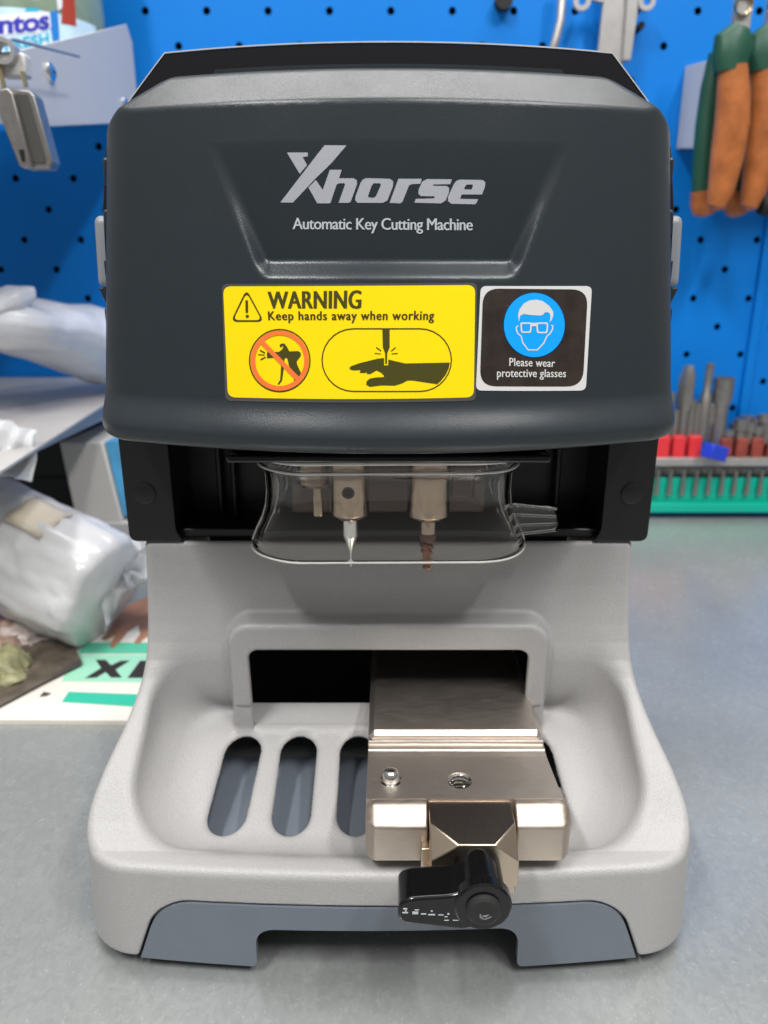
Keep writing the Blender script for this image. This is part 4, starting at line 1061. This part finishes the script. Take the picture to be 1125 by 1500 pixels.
# colourful crumpled wrapper pile
random.seed(4)
cols = [((.42, .28, .36), 'pink'), ((.40, .28, .22), 'tan'), ((.30, .29, .16), 'lime'), ((.30, .26, .28), 'mauve'), ((.10, .08, .06), 'brown'), ((.45, .38, .35), 'beige')]
wm = {n: mat('foil_' + n, c, .35, bump=.8, bscale=120, var=.45, vscale=90) for c, n in cols}
spots = [(2, 925, 'pink', 'mauve pink crumpled sweet wrapper at the top of the left clutter'), (45, 915, 'mauve', 'greyish crumpled wrapper beside the film roll end'),
         (12, 958, 'tan', 'tan crumpled wrapper in the middle of the left clutter'), (38, 950, 'beige', 'beige crumpled wrapper next to the edge of the printed card'),
         (2, 1000, 'lime', 'olive green crumpled wrapper at the front of the left clutter'), (-25, 900, 'brown', 'dark brown crumpled wrapper under the film roll')]
for i, (x, y, c, lbl) in enumerate(spots):
    q = Vector(T(x, y)); r_ = 2.5
    o = lumpy('sweet_wrapper', ell_rings([(q.x - r_ * 1.1, q.y, q.z + .5), (q.x - r_ * .6, q.y, q.z + .75), (q.x, q.y + .3, q.z + .9), (q.x + r_ * .6, q.y, q.z + .7), (q.x + r_, q.y, q.z + .45)],
              [(.5, .3), (2.0, 1.1), (2.6, 1.4), (2.0, 1.0), (.4, .3)], 12), wm[c], None, tuple(q), noise=.8, seed=20 + i, sub=2, freq=.9)
    tag(o, lbl, 'wrapper', 'crumpled wrappers left of the card')
q = T(-30, 1000)
o = lumpy('dark_cloth', ell_rings([(q[0] - 8, q[1] + 2, TABLE + .5), (q[0], q[1] + 2, TABLE + .6), (q[0] + 4.5, q[1] + 5, TABLE + .5)], [(9, .5), (8.5, .55), (4, .4)], 16), wm['brown'], None, q, noise=.3, seed=9, sub=2)
tag(o, 'dark rumpled cloth lying under the crumpled wrappers', 'cloth')

# ================================================================== behind, right
RD = 83.0
t = thing('bit_rack', 'tool bit rack with red holders, steel rail and teal green backing on the bench', 'tool rack', (45, RD, TABLE))
def bx(px0, px1, py0, py1, D0, D1, name, m, par, bev=.08):
    p0 = at(px0, py1, D0); p1 = at(px1, py0, D0)
    b = MB(); b.box(p0[0], p1[0], D0, D1, min(p0[2], p1[2]), max(p0[2], p1[2])); return b.build(name, m, par, bevel=bev)
bx(700, 1260, 700, 750, RD + .6, RD + 1.0, 'backing_board', M['teal'], t)
q = at(600, 750, RD)
bx(700, 1260, 738, 751, RD - .2, RD + .6, 'board_foot', M['teal'], t)
bx(700, 1260, 671, 683, RD - .6, RD + 3.0, 'steel_rail', M['palemetal'], t)
bx(700, 1260, 684, 700, RD + 1.5, RD + 1.9, 'rail_web', M['greymetal'], t)
for a_, c_ in ((850, 880), (882, 905), (907, 932), (934, 958), (960, 983), (985, 1006), (1008, 1029)):
    bx(a_, c_, 640, 671, RD - .4, RD + 2.0, 'red_holder', M['bitred'], t)
for a_, c_ in ((1055, 1075), (1077, 1098), (1100, 1121), (1123, 1145)):
    bx(a_, c_, 643, 671, RD - .4, RD + 2.0, 'dull_red_holder', M['bitbrown'], t)
ob_ = bx(1030, 1068, 655, 676, RD - 2.2, RD - .7, 'blue_clip', M['bitblue'], None, .15)
ob_.rotation_euler = (0, R(14), 0)
# keep it at its place after turning: rotate about own centre
c = at(1050, 667, RD - 1.5); mw = Matrix.Translation(Vector(c) * CM) @ Matrix.Rotation(R(16), 4, 'Y') @ Matrix.Rotation(R(25), 4, 'Z') @ Matrix.Translation(-Vector(c) * CM)
ob_.rotation_euler = (0, 0, 0); ob_.data.transform(Matrix.Translation(-Vector(c) * CM)); ob_.location = Vector(c) * CM; ob_.rotation_euler = (0, R(16), R(25))
tag(ob_, 'cobalt blue plastic clip lying askew on the steel rail of the rack', 'clip')
# short shanks showing below the rail
b = MB(); c = at(944, 700, RD + .3)
b.lathe([(.26, -1.9), (.30, -1.7), (.30, -.9), (.22, -.85), (.22, 1.2)], (0, 0, 0), 'z', 12)
pin = b.build('bit_shank', M['greymetal'], t)
pin.location = [(c[i] - (45, RD, TABLE)[i] + (45, RD, TABLE)[i] * 1) * CM - (0, 0, 0)[i] for i in range(3)]
k_ = 0
# the parent's base is (45,RD,TABLE): mesh was shifted by it, so place in world cm directly
for px_ in range(906, 1135, 19):
    c = at(px_, 702, RD + .2)
    o = pin if k_ == 0 else pin.copy()
    if k_: COL.objects.link(o); o.parent = t
    o.location = (c[0] * CM, c[1] * CM, c[2] * CM)
    k_ += 1

bits = [(963, 560, 645, .8, 'socket_bit', 'short steel socket half hidden behind the machine head edge', 'round'),
        (996, 535, 645, .95, 'hex_bit', 'dark steel hex bit with pointed top, tall, second from the machine head', 'hex'),
        (1007, 585, 648, .5, 'driver_bit', 'thin pale steel bit between the pointed bit and the tall slim bit', 'slim'),
        (1026, 532, 645, .55, 'driver_bit', 'tall slim steel bit with a narrow square tip on the red holder', 'tip'),
        (1047, 553, 660, 1.1, 'socket_bit', 'large steel socket bit with wide round head above the blue clip', 'socket')]
bits += [(975, 575, 645, .55, 'driver_bit', 'thin pale steel bit touching the machine head edge', 'slim'),
         (1016, 590, 645, .5, 'driver_bit', 'short slim bit left of the tall square tipped bit', 'slim'),
         (1036, 590, 645, .5, 'driver_bit', 'short dark bit between the square tipped bit and the large socket', 'hex'),
         (985, 600, 645, .5, 'driver_bit', 'short bit just left of the pointed hex bit', 'slim')]
for px_, y0_, y1_, r_, nm, lbl, kd in bits:
    p0 = at(px_, y1_, RD + .9); p1 = at(px_ + 3, y0_, RD + .9); h = p1[2] - p0[2]; x, y = p0[0], p0[1]
    b = MB(); sg = 6 if kd == 'hex' else 20
    pr = {'round': [(r_, 0), (r_, h * .95), (r_ * .9, h)], 'hex': [(r_ * .6, 0), (r_ * .6, h * .4), (r_, h * .5), (r_, h * .85), (r_ * .55, h)],
          'slim': [(r_, 0), (r_, h)], 'tip': [(r_ * 1.2, 0), (r_ * 1.2, h * .6), (r_ * .8, h * .64), (r_ * .8, h)],
          'socket': [(r_ * .75, 0), (r_ * .75, h * .62), (r_, h * .72), (r_, h), (r_ * .75, h), (r_ * .7, h * .8), (0, h * .8)]}[kd]
    b.lathe(pr, (x, y, p0[2]), 'z', sg, caps=(kd != 'socket')); o = b.build(nm, M['greymetal'], base=p0)
    tag(o, lbl, 'tool bit', 'loose bits standing in the rack')
rnd = random.Random(2)
for i, (px_, py_, dd_) in enumerate(((1065, 628, .6), (1082, 612, .6), (1095, 618, .6), (1108, 622, .6), (1120, 615, .6), (1073, 618, 2.2), (1089, 606, 2.2), (1102, 610, 2.2), (1114, 604, 2.2))):
    p0 = at(px_, 648, RD + dd_); h = (648 - py_) * .075; r_ = (.75, .9, .7, .8, .95, .7, .8, .75, .8)[i]
    b = MB(); b.lathe([(r_ * .8, 0), (r_ * .8, h * .5), (r_, h * .55), (r_, h), (r_ * .6, h), (0, h * .9)], tuple(p0), 'z', 8 if i % 2 else 16, caps=False)
    o = b.build('short_bit', M['greymetal'], base=p0)
    tag(o, ['squat bit nearest the blue clip on the dull red holder', 'short wide hex bit behind the blue clip, taller than its neighbours', 'short narrow bit in the middle of the dull red holder',
            'short hex bit second from the right edge of the dull red holder', 'stubby wide bit at the far right of the rack', 'bit in the back row between the squat and the wide short bit',
            'tallest bit of the back row above the dull red holder', 'back row bit behind the narrow middle bit', 'back row bit nearest the right photo edge'][i], 'tool bit', 'short bits in the dull red holder')

# white plate bracket on the wall holding the pliers
t = thing('pliers_bracket', 'white steel bracket on the blue pegboard holding the orange handled pliers', 'bracket', at(1020, 150, 84))
b = MB(); b.prism([(87.8, 40.0), (87.8, 47.6), (79.6, 46.4), (79.4, 38.9)], 31.0, 31.18, 'x'); b.build('side_cheek', M['whitemetal'], t, bevel=.04)
b = MB(); b.prism([(87.8, 39.8), (87.8, 40.0), (79.4, 38.9), (79.4, 38.7)], 31.0, 56, 'x'); b.build('bottom_plate', M['whitemetal'], t, bevel=.04)
b = MB(); b.box(31.2, 56, 87.5, 87.8, 40.0, 47.6); b.build('back_plate', M['whitemetal'], t, bevel=.05)

def pliers(dx, D0, label, idx):
    t = thing('pliers', label, 'pliers', at(1075 + dx, 60, D0), 'pliers hung in the white bracket')
    f = lambda px, py, d=0: at(px + dx, py, D0 + d)
    ring_pts = [((1084, 42), (1.0, .9)), ((1076, 60), (1.9, 1.1)), ((1070, 85), (1.7, 1.15)), ((1069, 105), (1.45, 1.1))]
    b = MB(); b.loft(ell_rings2([f(*p) for p, r_ in ring_pts], [r_ for p, r_ in ring_pts])); b.build('green_grip', M['fgreen'], t)
    o_pts = [((1073, 98), (1.3, 1.1)), ((1074, 140), (1.5, 1.25)), ((1072, 180), (1.6, 1.3)), ((1065, 230), (1.55, 1.2)), ((1056, 280), (1.25, 1.0)), ((1048, 303), (.9, .7)), ((1046, 308), (.3, .3))]
    b = MB(); b.loft(ell_rings2([f(*p) for p, r_ in o_pts], [r_ for p, r_ in o_pts])); b.build('orange_grip', M['forange'], t)
    s_pts = [((1052, 80), (.9, .8)), ((1042, 130), (1.0, .9)), ((1036, 180), (1.1, .9)), ((1032, 240), (1.2, .9)), ((1031, 282), (1.2, .9))]
    b = MB(); b.loft(ell_rings2([f(p[0], p[1], 2.5) for p, r_ in s_pts], [r_ for p, r_ in s_pts])); b.build('rear_green_grip', M['fgreen'], t)
    e_pts = [((1031, 280), (1.3, 1.0)), ((1031, 300), (1.35, 1.0)), ((1030, 314), (1.0, .8)), ((1030, 318), (.3, .3))]
    b = MB(); b.loft(ell_rings2([f(p[0], p[1], 2.5) for p, r_ in e_pts], [r_ for p, r_ in e_pts])); b.build('rear_orange_tip', M['forange'], t)
    p = f(1086, 30, .5)
    b = MB(); b.box(p[0] - .75, p[0] + .75, p[1] - .4, p[1] + .6, p[2] - 1.5, p[2] + 4); b.build('jaw', M['palemetal'], t, bevel=.1)
    b = MB(); p = f(1088, 8, 0); b.lathe([(.8, -.1), (.8, .35), (.5, .5), (0, .5)], (p[0], p[1] - .3, p[2]), 'y', 20, caps=False); b.build('pivot', M['gold'], t)
def ell_rings2(P, radii, n=16):
    out_ = []; V_ = [Vector(p) for p in P]
    for i, p in enumerate(V_):
        t_ = (V_[min(i + 1, len(V_) - 1)] - V_[max(i - 1, 0)]).normalized()
        s_ = t_.cross(Vector((0, 1, 0))).normalized(); u_ = s_.cross(t_)
        a_, b_ = radii[i]
        out_.append([tuple(p + s_ * a_ * math.cos(2 * math.pi * k / n) + u_ * b_ * math.sin(2 * math.pi * k / n)) for k in range(n)])
    return out_
pliers(0, 77, 'left pliers with green collar and long worn orange handles, hanging in the white bracket', 0)
pliers(48, 79, 'right pliers cut off by the photo edge, orange handle beside the left pair', 1)
# dark handle end below
o = MB(); p = at(1122, 300, 80); o.lathe([(.9, -.6), (1.1, 0), (.9, .7)], p, 'x', 16); o = o.build('black_grip', M['rubber'], base=p); tag(o, 'black tool grip end peeping out below the right pliers', 'tool grip')

# caliper-like tool hung on the board, top
t = thing('caliper', 'satin steel caliper hanging on the pegboard behind the machine top', 'caliper', at(900, 20, 84))
def wall_poly(P, D0, th_, name, m, par, bev=.05):
    r0 = [at(x, y, D0) for x, y in P]; b = MB(); b.loft([r0, [(p[0], p[1] + th_, p[2]) for p in r0]]); return b.build(name, m, par, bevel=bev)
wall_poly([(886, -60), (922, -60), (921, 0), (912, 98), (906, 130), (868, 130), (876, 74), (884, 0)], 85.2, .5, 'beam', M['palemetal'], t)
wall_poly([(920, -40), (937, -40), (934, 20), (924, 88), (912, 88), (918, 10)], 84.7, 1.1, 'slider', M['palemetal'], t)
wall_poly([(862, -14), (886, -8), (885, 4), (862, -2)], 85.1, .6, 'cross_arm', M['palemetal'], t)
for x, y in ((853, 1), (948, 1)):
    c = at(x, y, 84.6); b = MB(); b.lathe([(.85, 0), (.85, .5), (.4, .5), (.4, 0), (.85, 0)], c, 'y', 20, caps=False); b.build('round_nut', M['palemetal'], t)
c = at(940, 37, 86); b = MB(); b.lathe([(.35, 0), (.35, 1.6)], c, 'y', 14); b.build('peg', M['rubber'], t)
b = MB(); b.tube([at(822, -30, 86), at(823, 0, 85.6), at(821, 30, 85.4), at(815, 55, 85.3), at(808, 78, 85.3), at(802, 100, 85.6)], .42, 12)
o = b.build('steel_hook', M['palemetal'], base=at(815, 30, 86)); tag(o, 'bent grey steel rod hanging on the pegboard left of the caliper', 'steel rod')
c = at(739, -2, 86.5); b = MB(); b.lathe([(.9, 0), (.9, 1.2)], c, 'y', 16); o = b.build('door_knob', M['rubber'], base=c); tag(o, 'black knob at the top edge of the pegboard above the machine', 'knob')
